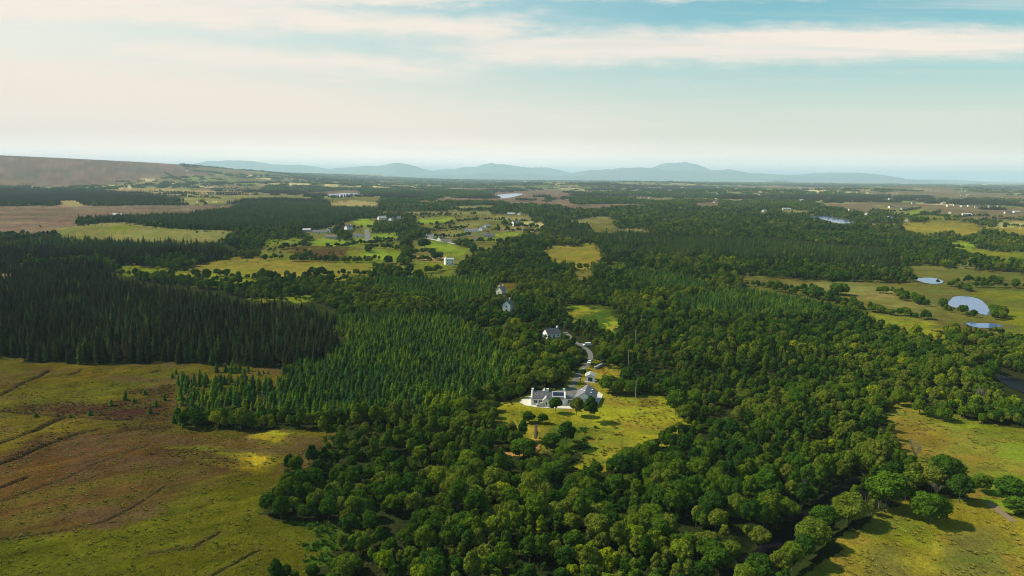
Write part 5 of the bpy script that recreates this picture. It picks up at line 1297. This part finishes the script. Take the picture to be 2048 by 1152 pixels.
def tone_b(x, y):
    t_ = 0.10 + 0.85 * (fbm(x / 45, y / 45, 101, 3) - 0.18) * 1.1 + (rng.random(len(x)) - .5) * 0.75 + (rng.random(len(x)) < .06) * .25
    return np.clip(t_, 0, 1)
pts_b = []        # x,y,scale_xy,scale_z,form,tone,px,py,dist
LINES_W = []      # hedgerows: photograph polylines
HEDGE = [
 [(1480, 571), (1535, 576), (1620, 583), (1662, 602), (1720, 620), (1800, 632), (1868, 641)], [(1540, 582), (1610, 592), (1660, 606)], [(1752, 585), (1800, 592), (1850, 609)], [(1800, 598), (1862, 616)],
 [(1540, 556), (1700, 563), (1800, 565), (1830, 560)], [(1560, 552), (1700, 556), (1790, 556)],
 [(512, 514), (560, 518), (640, 521), (740, 522), (765, 521)], [(527, 521), (640, 524), (745, 525)], [(744, 496), (800, 500), (810, 502)], [(690, 495), (712, 489), (735, 488)], [(740, 490), (770, 486), (800, 488)],
 [(735, 500), (738, 505)], [(806, 494), (812, 505), (808, 516), (795, 526), (770, 528)], [(815, 500), (818, 515), (812, 525), (800, 530)], [(826, 508), (850, 506), (876, 509)], [(830, 520), (860, 521), (885, 518)], [(866, 512), (870, 518)],
 [(792, 545), (812, 548), (830, 547)], [(832, 549), (870, 545), (886, 541)], [(740, 554), (760, 556), (800, 556), (840, 560)], [(610, 548), (640, 552), (700, 550), (745, 552)], [(520, 552), (600, 558), (680, 562)],
 [(560, 500), (575, 496), (600, 494)], [(600, 494), (660, 495), (700, 494)], [(430, 552), (520, 560), (600, 566), (660, 570)], [(380, 550), (420, 562), (480, 570)], [(800, 462), (830, 466), (858, 468)],
 [(860, 462), (900, 459), (935, 457)], [(870, 475), (910, 477), (945, 470)], [(900, 484), (925, 487), (945, 485), (1000, 484)], [(985, 462), (1030, 463), (1080, 466)], [(1000, 447), (1024, 453), (1075, 456)], [(990, 441), (1040, 444), (1085, 442)],
 [(915, 444), (950, 441), (985, 440)], [(830, 451), (860, 452), (905, 449)], [(705, 457), (730, 459), (745, 455)], [(741, 482), (790, 481)], [(604, 492), (622, 479)], [(945, 508), (950, 495), (930, 488)], [(880, 482), (950, 499)],
 [(1790, 431), (1823, 433), (1860, 430), (1880, 425)], [(1770, 424), (1810, 423), (1840, 417)], [(1860, 440), (1900, 441), (1960, 443)], [(1880, 437), (1960, 433), (2040, 436)], [(1985, 440), (2050, 440)], [(1760, 440), (1800, 443), (1850, 442)],
 [(1740, 432), (1800, 434)], [(1840, 426), (1880, 433), (1920, 437)], [(2010, 452), (2060, 456)], [(1910, 505), (1960, 520), (2000, 524), (2060, 528)], [(1896, 496), (1940, 500)], [(1920, 482), (1960, 484), (2050, 488)], [(1880, 530), (1940, 533), (1990, 530)], [(1910, 564), (1960, 568), (2000, 566)],
 [(1950, 575), (2000, 574), (2048, 577), (2100, 580)], [(1900, 572), (1930, 580), (1940, 584)], [(1990, 622), (2000, 634), (1990, 640)], [(1930, 633), (1960, 635)], [(1880, 616), (1900, 626), (1930, 632)],
  [(1200, 790), (1250, 786), (1300, 789), (1380, 801)], [(1040, 740), (1030, 770), (1000, 795)],
 [(1775, 818), (1800, 812)], [(1830, 826), (1870, 838), (1905, 846)], [(1900, 826), (1950, 840), (2050, 850)], [(1400, 790), (1385, 812), (1355, 832)], [(1540, 866), (1560, 860)],
 [(230, 405), (300, 404), (350, 410)], [(180, 396), (300, 392), (440, 398)], [(260, 372), (330, 372), (420, 378), (520, 380)], [(300, 384), (400, 388), (520, 386)], [(190, 378), (230, 374), (300, 370)], [(330, 361), (380, 366), (460, 368)],
]
def add_pts(x, y, s, sz, form, tone, top_chk=True):
    k = free(x, y, 3.0 * s)
    z = HT(x, y); a, b_, Z = proj(x, y, z)
    if top_chk:
        for q in (0.5, 0.85):
            a2, b2, _ = proj(x, y, z + 9.5 * s * q); k &= look(cover, a2, b2) != 0
            for sg in (-1, 1):
                a3, b3, _ = proj(x + sg * 3.2 * s, y, z + 6 * s); k &= (look(cover, a3, b3) != 0) | (sg * 0 > 1)
    pts_b.append(np.stack([x, y, s, sz, form, tone, a, b_, Z], 1)[k])
# woodland proper
for r0, r1, sp in ((150, 700, 4.0), (700, 1500, 5.6), (1500, 2600, 8.2)):
    x, y = grid(r0, r1, sp); ok, c, a, b_ = pick(x, y, [1, 3, 4], 9)
    x, y, c = x[ok], y[ok], c[ok]
    dens = np.where(c == 1, 0.93, np.where(c == 3, 0.26, 0.20))
    gap = fbm(x / 16, y / 16, 111, 3)
    k = (rng.random(len(x)) < dens) & (gap > np.where(c == 4, .56, .30)) & ((c != 3) | (fbm(x / 30, y / 30, 113, 2) > 0.45) | (rng.random(len(x)) < .25))
    k &= (rng.random(len(x)) < 0.97) & ~((c == 1) & clearing(x, y))
    x, y, c = x[k], y[k], c[k]
    big = fbm(x / 38, y / 38, 112, 3)
    s = np.clip((0.24 + 0.56 * big + 0.60 * (rng.random(len(x)) - .45)) * (sp / 4.4) ** 0.6, .38, 1.5)
    s = np.where(c == 3, s * 0.62, np.where(c == 4, s * 0.62, s))
    fm = rng.integers(0, 7, len(x)); fm = np.where((c == 3), rng.integers(3, 6, len(x)), fm)
    stand = fbm(x / 55, y / 55, 115, 2); fm = np.where((stand > .58) & (c == 1), rng.integers(3, 6, len(x)), fm)
    add_pts(x, y, s, s * rng.uniform(.85, 1.2, len(x)), fm, tone_b(x, y) + np.where(c == 3, .15, 0))
# hedgerows and field-edge trees
for ln in HEDGE:
    wp = np.array(wpts(ln)); seg = np.cumsum(np.r_[0, np.linalg.norm(np.diff(wp, axis=0), axis=1)]); far = wp[:, 1].mean() > 2400
    t_ = np.arange(0, seg[-1], 3.4 if not far else 9.0); t_ = t_ + rng.normal(size=len(t_)) * 1.2
    x = np.interp(t_, seg, wp[:, 0]) + rng.normal(size=len(t_)) * 1.3; y = np.interp(t_, seg, wp[:, 1]) + rng.normal(size=len(t_)) * 2.0
    k = fbm(t_ / 14, t_ * 0 + wp[0, 0], 121, 2) > 0.28; x, y = x[k], y[k]
    s = (rng.uniform(.42, .85, len(x)) + .35 * (rng.random(len(x)) < .12)) * (1.5 if far else 1)
    pts_b.append(np.stack([x, y, s, s * .95, rng.integers(0, 7, len(x)), tone_b(x, y) * .7, *proj(x, y, HT(x, y))], 1)[free(x, y, 1.5)])
# scattered shrubs on open ground
x, y = grid(150, 1500, 24); z = HT(x, y); a, b_, _ = proj(x, y, z); g = look(gcol, a, b_); c = look(cover, a, b_)
k = (c == 0) & np.isin(g, [PAL['olive'], PAL['palegrass'], PAL['moor']]) & (rng.random(len(x)) < .10) & (b_ < 700) & free(x, y, 2)
x, y = x[k], y[k]; s = rng.uniform(.3, .6, len(x)); pts_b.append(np.stack([x, y, s, s, rng.integers(0, 7, len(x)), tone_b(x, y) * .6, *proj(x, y, HT(x, y))], 1))
B = np.vstack(pts_b)
# avoid crowns standing inside one another on the named trees is handled by KEEP_OUT
# ---- conifers
def conif(cl, r0, r1, sp, top, H):
    x, y = grid(r0, r1, sp); ok, c, a, b_ = pick(x, y, [cl], H); x, y = x[ok], y[ok]
    if cl == 2:
        a2, b2, _ = proj(x, y, HT(x, y) + H * .75); k = np.isin(look(cover, a2, b2), [2]); x, y = x[k], y[k]
    k = free(x, y, 1.5); return x[k], y[k]
S_, Y_ = [], []
for r0, r1, sp in ((300, 900, 3.9), (900, 2800, 6.0)):
    x, y = conif(2, r0, r1, sp, True, 12)
    k = (fbm(x / 20, y / 20, 131, 3) > .20) & (rng.random(len(x)) < .95); x, y = x[k], y[k]
    edge = sstep((fbm(x / 50, y / 50, 132, 2) - .2) * 2)
    s = rng.uniform(.62, 1.15, len(x)) * (1 if r0 < 900 else 1.15); sx = s * rng.uniform(.85, 1.2, len(x)) * (1 if r0 < 900 else 1.45)
    t_ = np.clip(.24 + .8 * (fbm(x / 40, y / 40, 133, 3) - .25) + (rng.random(len(x)) - .5) * .75 + (rng.random(len(x)) < .05) * .5, 0, 1)
    t_ = np.where((x > 100) | (y > 900), np.clip(.86 + (t_ - .5) * .30, 0, .97), t_)
    S_.append(np.stack([x, y, sx, s, rng.integers(0, 4, len(x)), t_, *proj(x, y, HT(x, y))], 1))
for r0, r1, sp in ((250, 700, 2.25), (700, 1500, 3.8)):
    x, y = conif(3, r0, r1, sp, True, 5)
    px_, py_, _ = proj(x, y, 0 * x)
    thin_ = np.where((px_ < 560) & (py_ > 735) & (py_ < 845), 0.35, .92)
    k = (fbm(x / 16, y / 16, 141, 3) > .25) & (rng.random(len(x)) < thin_); x, y = x[k], y[k]
    s = rng.uniform(.45, 1.15, len(x)) * (.75 + .55 * fbm(x / 40, y / 40, 142, 2)); sx = s * rng.uniform(.9, 1.2, len(x)) * (1 if r0 < 700 else 1.3)
    t_ = np.clip(.15 + .95 * (fbm(x / 35, y / 35, 143, 3) - .25) + (rng.random(len(x)) - .5) * .8, 0, 1)
    Y_.append(np.stack([x, y, sx, s, rng.integers(0, 3, len(x)), t_, *proj(x, y, HT(x, y))], 1))
S_ = np.vstack(S_); Y_ = np.vstack(Y_)
# a few self-sown spruces on the bog edge
x = []; 
for (a, b_) in [(72, 835), (140, 836), (250, 800), (268, 806), (222, 812), (290, 790), (312, 812), (180, 830), (345, 756), (352, 748), (330, 800), (300, 826)]:
    q = unproj(a, b_); x.append((q[0], q[1], .9, random.uniform(.45, .8), random.randint(0, 2), random.uniform(.3, .6), a, b_, q[1]))
Y_ = np.vstack([Y_, x])

def individuals(A, forms, n, W0, H0, name, cat, zones, tones, formword, group_of, min_px=0.0):
    """the n that show largest become trees of their own; the rest go back for scattering"""
    a, b_, Z = A[:, 6], A[:, 7], A[:, 8]
    W_ = np.array([f['W'] for f in forms])[A[:, 4].astype(int)] * A[:, 2]; H_ = np.array([f['H'] for f in forms])[A[:, 4].astype(int)] * A[:, 3]
    pxw = W_ * FPX / Z; pyh = H_ * FPX / Z
    cyv = b_ - pyh * .6
    inf = (a > 4) & (a < 2044) & (cyv < 1146) & (cyv > 340)
    score = np.where(inf, pxw * pyh, -1)
    top = np.argsort(-score)[:n]; top = top[score[top] > 0]
    items = []
    for i in top:
        x, y, sx, sz, fm, tn = A[i, :6]; f = forms[int(fm)]
        items.append((x, y, float(HT(x, y)), sx, sz, int(fm), float(np.clip(tn, 0, 1)), a[i], b_[i], pxw[i], pyh[i]))
    rest = np.ones(len(A), bool); rest[top] = False
    # wording
    med = np.median([q[9] for q in items]); keys = {}
    for k, q in enumerate(items):
        sz_ = 'large' if q[9] > med * 1.22 else ('small' if q[9] < med * .85 else 'medium')
        tw = next(wd for lim, wd in tones if q[6] <= lim); zn = next(z_[0] for z_ in zones if z_[1](q[7], q[8]))
        keys.setdefault((sz_, tw, formword[q[5]], zn), []).append(k)
    ORD = {2: ['left of two', 'right of two'], 3: ['leftmost of three', 'middle of three', 'rightmost of three'], 4: ['leftmost of four', 'second from left of four', 'third from left of four', 'rightmost of four'],
           5: ['leftmost of five', 'second from left of five', 'middle of five', 'fourth from left of five', 'rightmost of five']}
    lab = {}
    for (sz_, tw, fw, zn), ks in keys.items():
        ks = sorted(ks, key=lambda k: items[k][7])
        base = '%s %s %s' % (sz_, tw, fw); NW = {2: 'two', 3: 'three', 4: 'four', 5: 'five', 6: 'six', 7: 'seven'}; OW = ['first', 'second', 'third', 'fourth', 'fifth', 'sixth', 'last']
        nrow = 1 if len(ks) <= 5 else (2 if len(ks) <= 12 else (3 if len(ks) <= 18 else 4))
        RW_ = {1: [''], 2: ['nearer ', 'farther '], 3: ['nearest ', 'middle ', 'farthest '], 4: ['nearest ', 'near ', 'far ', 'farthest ']}[nrow]
        byy = sorted(ks, key=lambda k: -items[k][8]); per = math.ceil(len(ks) / nrow)
        for rI in range(nrow):
            row = sorted(byy[rI * per:(rI + 1) * per], key=lambda k: items[k][7])
            for j, k in enumerate(row):
                if len(ks) == 1: o_ = ''
                elif nrow == 1: o_ = ', ' + ORD[len(ks)][j]
                else: o_ = ', ' + (OW[j] + ' from left of ' + RW_[rI] + NW[len(row)] if len(row) in NW else RW_[rI] + 'row')
                t__ = '%s %s%s' % (base, zn, o_)
                while len(t__.split()) > 16 and ' the ' in t__: t__ = t__[::-1].replace(' eht ', ' ', 1)[::-1]
                if len(t__.split()) > 16: t__ = t__.split(' ', 1)[1] if sz_ == 'medium' else t__.replace('further back', 'back')
                if len(t__.split()) > 16: t__ = t__.replace('plantation front at its', 'plantation').replace('low in the young plantation', 'low in plantation').replace('low in young plantation', 'low in plantation').replace('below dark spruces', 'below spruces').replace('at lower edge of young plantation', 'at young plantation edge')
                lab[k] = (t__, zn)
    for k, q in enumerate(items): make_tree(name, forms[q[5]], q[0], q[1], q[2], q[3], q[4], q[6], lab[k][0], cat, group_of(lab[k][1]))
    return A[rest]
def make_tree(name, f, x, y, z, sx, sz, tone, label, cat, group):
    e = empty(name, (x, y, z), random.uniform(0, 6.28), label, cat, group); e.scale = (sx, sx, sz); e.rotation_euler = (random.gauss(0, .05), random.gauss(0, .05), e.rotation_euler.z)
    o = link('crown', f['crown'], e); o['tone'] = tone
    o = link('trunk', f['trunk'], e); o['tone'] = tone
    return e
for a, (x, y, z) in zip(NAMED, NAMED_XY):
    dist = math.hypot(x, y, CAMH); f = BL[a[5]]; Wm = a[2] / FPX * dist; dp = math.atan2(CAMH, math.hypot(x, y)); Hm = max((a[3] / FPX * dist - Wm * .35 * math.sin(dp)) / math.cos(dp), Wm * .6)
    make_tree('broadleaf_tree', f, x, y, z - .1, Wm / f['W'], Hm / f['H'], a[4], a[6], 'tree', None)
def inr(x0, x1, y0, y1): return lambda a, b_: x0 <= a < x1 and y0 <= b_ < y1
ZB = [('at the bog edge of the bottom left wood', inr(0, 760, 1060, 9999)), ('in the bottom wood left of centre', inr(760, 930, 1060, 9999)), ('in the bottom wood at centre', inr(930, 1110, 1060, 9999)),
      ('in the bottom wood right of centre', inr(1110, 1290, 1060, 9999)), ('at the bottom beside the dark stream', inr(1290, 2100, 1060, 9999)),
      ('on the wood edge facing the bog', inr(0, 720, 940, 1060)), ('in the lower wood left of centre', inr(720, 880, 940, 1060)), ('in the lower wood under the garden', inr(880, 1060, 940, 1060)),
      ('in the lower wood at mid frame', inr(1060, 1240, 940, 1060)), ('in the lower wood before the stream', inr(1240, 1430, 940, 1060)), ('in the wood left of the stream', inr(1430, 1640, 940, 1060)), ('near the right meadows', inr(1640, 2100, 940, 1060)),
      ('at the yellow bog corner', inr(0, 800, 0, 940)), ('in the thicket below the young conifers', inr(800, 1000, 0, 940)), ('around the farmhouse garden', inr(1000, 1250, 0, 940)),
      ('right of the farm meadow', inr(1250, 1500, 0, 940)), ('in the middle right wood', inr(1500, 1760, 0, 940)), ('by the upper right meadow', inr(1760, 2100, 0, 940)), ('in the wood', lambda a, b_: True)]
TB = [(.2, 'deep green'), (.4, 'dark green'), (.58, 'mid green'), (.76, 'grey-olive'), (.9, 'fresh green'), (1.01, 'yellow-green')]
FB = ['round tree', 'domed tree', 'spreading tree', 'upright tree', 'tall narrow tree', 'narrow bushy tree', 'broad many-lobed tree']
B = individuals(B, BL, 265, 8, 9, 'broadleaf_tree', 'tree', ZB, TB, FB, lambda zn: 'broadleaf trees ' + zn)
ZS = [('at the far left of the dark plantation', inr(-99, 130, 0, 9999)), ('in the dark plantation above the left bog', inr(130, 260, 0, 9999)), ('in the front row over the upper bog', inr(260, 380, 690, 9999)), ('over the bog near the young trees', inr(380, 500, 690, 9999)),
      ('at the right end of the dark plantation', inr(500, 620, 690, 9999)), ('at the right corner of the dark plantation', inr(620, 9999, 0, 9999)), ('further back above the bog middle', inr(260, 440, 0, 690)), ('in the rear of the dark plantation', lambda a, b_: True)]
TS = [(.3, 'near-black'), (.55, 'dark green'), (.75, 'brownish green'), (1.01, 'greener')]
FS = ['spruce', 'slim spruce', 'tall spruce', 'short spruce']
S_ = individuals(S_, SPR, 300, 4, 15, 'spruce_tree', 'spruce', ZS, TS, FS, lambda zn: 'spruces ' + zn)
ZY = [('beside the heather at the bog edge', inr(-99, 360, 0, 9999)), ('in the thin stand on the bog', inr(360, 470, 0, 800)), ('at the lower left plantation edge', inr(360, 520, 800, 9999)), ('in the gap below the dark spruces', inr(470, 620, 0, 800)),
      ('at the young plantation lower edge', inr(520, 660, 800, 9999)), ('low in the young plantation at middle', inr(660, 800, 790, 9999)), ('low in the young plantation at right', inr(800, 2000, 790, 9999)), ('in the young plantation', lambda a, b_: True)]
TY = [(.25, 'blue-green'), (.5, 'green'), (.75, 'fresh green'), (1.01, 'yellowish green')]
FY = ['young conifer', 'small young conifer', 'taller young conifer']
Y_ = individuals(Y_, YNG, 300, 3, 7, 'young_conifer', 'conifer', ZY, TY, FY, lambda zn: 'young conifers ' + zn)

# ---- everything countless, by kind and distance
def lod_scatter(A, forms, name, label, cat, d0, d1):
    if not len(A): return
    D = A[:, 8]; lod = np.where(D < d0, 0, np.where(D < d1, 1, 2)); ms = [f[q] for q in (0, 1, 2) for f in forms]
    scatter_object(name, ms, A[:, 0], A[:, 1], HT(A[:, 0], A[:, 1]) - .1, A[:, 2], A[:, 3], rng.random(len(A)) * 6.283, A[:, 5], lod * len(forms) + A[:, 4].astype(int), label, cat)
print('broadleaf', len(B), 'spruce', len(S_), 'young', len(Y_))
lod_scatter(B, BL, 'broadleaf_woodland', 'mixed broadleaf woodland and hedges covering the middle distance', 'woodland', 700, 1600)
lod_scatter(S_, SPR, 'spruce_plantation', 'dark spruce plantations at the left and beyond the centre', 'plantation', 900, 1800)
lod_scatter(Y_, YNG, 'young_conifer_plantation', 'young green conifer plantation left of the farmhouse', 'plantation', 800, 1300)
# far woods: clumps
FX, FY_, FS_, FZ, FT, FI = [], [], [], [], [], []
for r0, r1, sp, sc in ((2600, 5000, 26, 1.0), (5000, 9000, 42, 1.5), (9000, 17000, 80, 2.6)):
    x, y = grid(r0, r1, sp); z = HT(x, y); a, b_, _ = proj(x, y, z); a1, b1 = warp(a, b_, x, y, .3); c = look(cover, a1, b1)
    a2, b2, _ = proj(x, y, z + 9); c2 = look(cover, a2, b2)
    n1 = fbm(x / 420, y / 420, 151, 4); n2 = fbm(x / 1500, y / 1500, 51, 3)
    cid, f1, f2 = voronoi(x / 180.0 + (fbm(x / 600, y / 600, 41, 2) - .5) * 1.2, y / 180.0 + (fbm(x / 600, y / 600, 43, 2) - .5) * 1.2, 2)
    rt = np.clip((a - 900) / 700, 0, 1) * .4           # the right-hand country is the more wooded
    want5 = (n1 > 0.63 - 0.10 * rt) | ((f2 - f1) < 0.08 + .05 * rt) | ((cid * 8).astype(int) == 7)
    want5 &= (n2 < .62) | (n1 > .64)
    k = ((np.isin(c, [1, 3])) & (c2 != 0)) | ((c == 5) & want5) | ((c == 2)) | ((c == 4) & (n1 > .5))
    k &= ~(clearing(x, y) & (c == 1)) & free(x, y, 6) & (rng.random(len(x)) < (.93 if r0 < 5000 else .50))
    x, y, z, c, n1 = x[k], y[k], z[k], c[k], n1[k]
    con = (c == 2) | ((c == 5) & (fbm(x / 900, y / 900, 161, 2) > .60))
    FX.append(x); FY_.append(y); FS_.append(np.full(len(x), sc) * rng.uniform(.85, 1.15, len(x))); FZ.append(rng.uniform(.8, 1.2, len(x)) * (1 if sc < 2 else 1.25))
    FT.append(np.clip(.36 + .6 * (fbm(x / 200, y / 200, 171, 3) - .3) + (rng.random(len(x)) - .5) * .3, 0, 1)); FI.append(np.where(con, 3 + rng.integers(0, 2, len(x)), rng.integers(0, 3, len(x))))
FX, FY_, FS_, FZ, FT, FI = map(np.concatenate, (FX, FY_, FS_, FZ, FT, FI)); print('far clumps', len(FX))
scatter_object('far_woodland', CLB + CLC, FX, FY_, HT(FX, FY_) - .3, FS_, FZ, rng.random(len(FX)) * 6.283, FT, FI, 'distant woods, shelter belts and hedges out to the mountains', 'woodland')
# ---- ground plants: tussocks, rushes, heather, bracken
x, y = grid(150, 420, 1.25); z = HT(x, y); a, b_, Z = proj(x, y, z); wx, wy = warp(a, b_, x, y); g = look(gcol, wx, wy); c = look(cover, wx, wy)
ext = np.zeros(len(x), bool)
for hgt in (4.0, 8.0):
    qx, qy, _ = proj(x, y, z + hgt); g2 = look(gcol, qx + wx - a, qy + wy - b_); o2 = look(cover, qx + wx - a, qy + wy - b_) == 0; e_ = (g == 0) & o2; ext |= e_; g = np.where(e_, g2, g)
opn = (ext | ((c != 1) & (c != 2))) & (a > -60) & (a < 2110) & free(x, y, .5) & ~((np.hypot(x - 17, y - 315) < 14) | (np.hypot(x - 34, y - 316) < 12) | (np.hypot(x - 40, y - 350) < 5))
dn = fbm(x / 7, y / 5, 181, 3)
ty = np.full(len(x), -1.0); tone = np.full(len(x), .4)
bogm = np.isin(g, [PAL['bogbrown'], PAL['bogolive'], PAL['boggreen']]); hm = g == PAL['heather']; gm = np.isin(g, [PAL['golden'], PAL['amber'], PAL['oldgold'], PAL['grass'], PAL['olive'], PAL['rust']]); bm = g == PAL['bracken']
r_ = rng.random(len(x))
keep = opn & ((bogm & (r_ < .10 + .55 * (dn > .54))) | (hm & (r_ < .8)) | (gm & (r_ < .05 + .65 * (dn > .54))) | (bm & (r_ < .8)))
x, y, g, dn = x[keep], y[keep], g[keep], dn[keep]; bogm, hm, gm, bm = bogm[keep], hm[keep], gm[keep], bm[keep]
tone = np.where(hm, .97, np.where(bogm, .25 + .65 * fbm(x / 12, y / 12, 182, 3) + .15 * (rng.random(len(x)) - .5), .10 + .75 * fbm(x / 15, y / 15, 183, 3)))
tone = np.where(g == PAL['rust'], .75, np.where(g == PAL['boggreen'], tone * .5, tone))
s = (.25 + .95 * rng.random(len(x)) ** 1.8) * np.where(gm, 1.2, 1.0)
zz = HT(x, y) + relief(x, y, g) - .05
print('tussocks', len(x))
n = ~bm
scatter_object('grass_tussocks', TUF, x[n], y[n], zz[n], s[n], s[n] * rng.uniform(.5, .9, n.sum()), rng.random(n.sum()) * 6.283, tone[n], rng.integers(0, 3, n.sum()), 'rush and grass tussocks over the bog and rough meadows', 'grass')
scatter_object('bracken', FRN, x[bm], y[bm], zz[bm], s[bm] * .9, s[bm] * .9, rng.random(bm.sum()) * 6.283, rng.random(bm.sum()), rng.integers(0, 2, bm.sum()), 'bright green bracken in the clearings', 'bracken')

# pale bare trees
def dead_tree(px, py, H, label, seed):
    x, y, z = unproj(px, py); e = empty('dead_tree', (x, y, z - .2), 0, label, 'tree', 'pale bare trees'); rg = np.random.default_rng(seed)
    tv, tf = tubes([((0, 0, -.5), (0, 0, H * .35), .2, .15)]); q = MB(); q.v = [tuple(a) for a in tv]; q.f = tf; q.make('trunk', M_palebark, e)
    seg = []
    for k in range(9):
        th = rg.random() * 6.28; b0 = np.array([0, 0, H * (.2 + .15 * rg.random())]); b1 = b0 + np.array([math.cos(th) * H * .22, math.sin(th) * H * .22, H * .35]); seg.append((b0, b1, .11, .06))
        for _ in range(5): b2 = b1 + rg.normal(size=3) * np.array([.13, .13, .05]) * H + np.array([0, 0, .2 * H]); seg.append((b1 * .6 + b0 * .4 if _ % 2 else b1, b2, .055, .02)); seg += [(b2 * .5 + b1 * .5, b2 + rg.normal(size=3) * .08 * H, .03, .012)]
    tv, tf = tubes(seg, 4); q = MB(); q.v = [tuple(a) for a in tv]; q.f = tf; q.make('branch', M_palebark, e)
dead_tree(1872, 996, 6.0, 'pale bare tree on the hedge line left of the dark green tree', 1)
dead_tree(1758, 1016, 6, 'pale leafless tree leaning at the foot of the big dark tree', 2)
dead_tree(1608, 985, 7, 'pale bare tree in the wood above the stream', 3)
dead_tree(1960, 812, 9, 'pale dead tree at the top of the upper right meadow', 4)
dead_tree(1830, 922, 8, 'pale twiggy tree behind the hedge junction', 5)

# ------------------------------------------------------------------ haze
hz = bpy.data.materials.new('haze'); hz.use_nodes = True; t = NT(hz.node_tree)
pv = t.n('ShaderNodeVolumePrincipled'); pv.inputs['Color'].default_value = (0.62, 0.82, 1.0, 1); pv.inputs['Density'].default_value = HAZE
pv.inputs['Density Attribute'].default_value = ''; pv.inputs['Anisotropy'].default_value = 0.0
o = t.n('ShaderNodeOutputMaterial'); t.t.links.new(pv.outputs[0], o.inputs['Volume'])
try: hz.cycles.homogeneous_volume = True
except Exception: pass
q = MB(); q.add(box((0, 0, (760 - 40) / 2), (190000, 190000, 800))); q.make('haze', hz, None, kind='stuff')
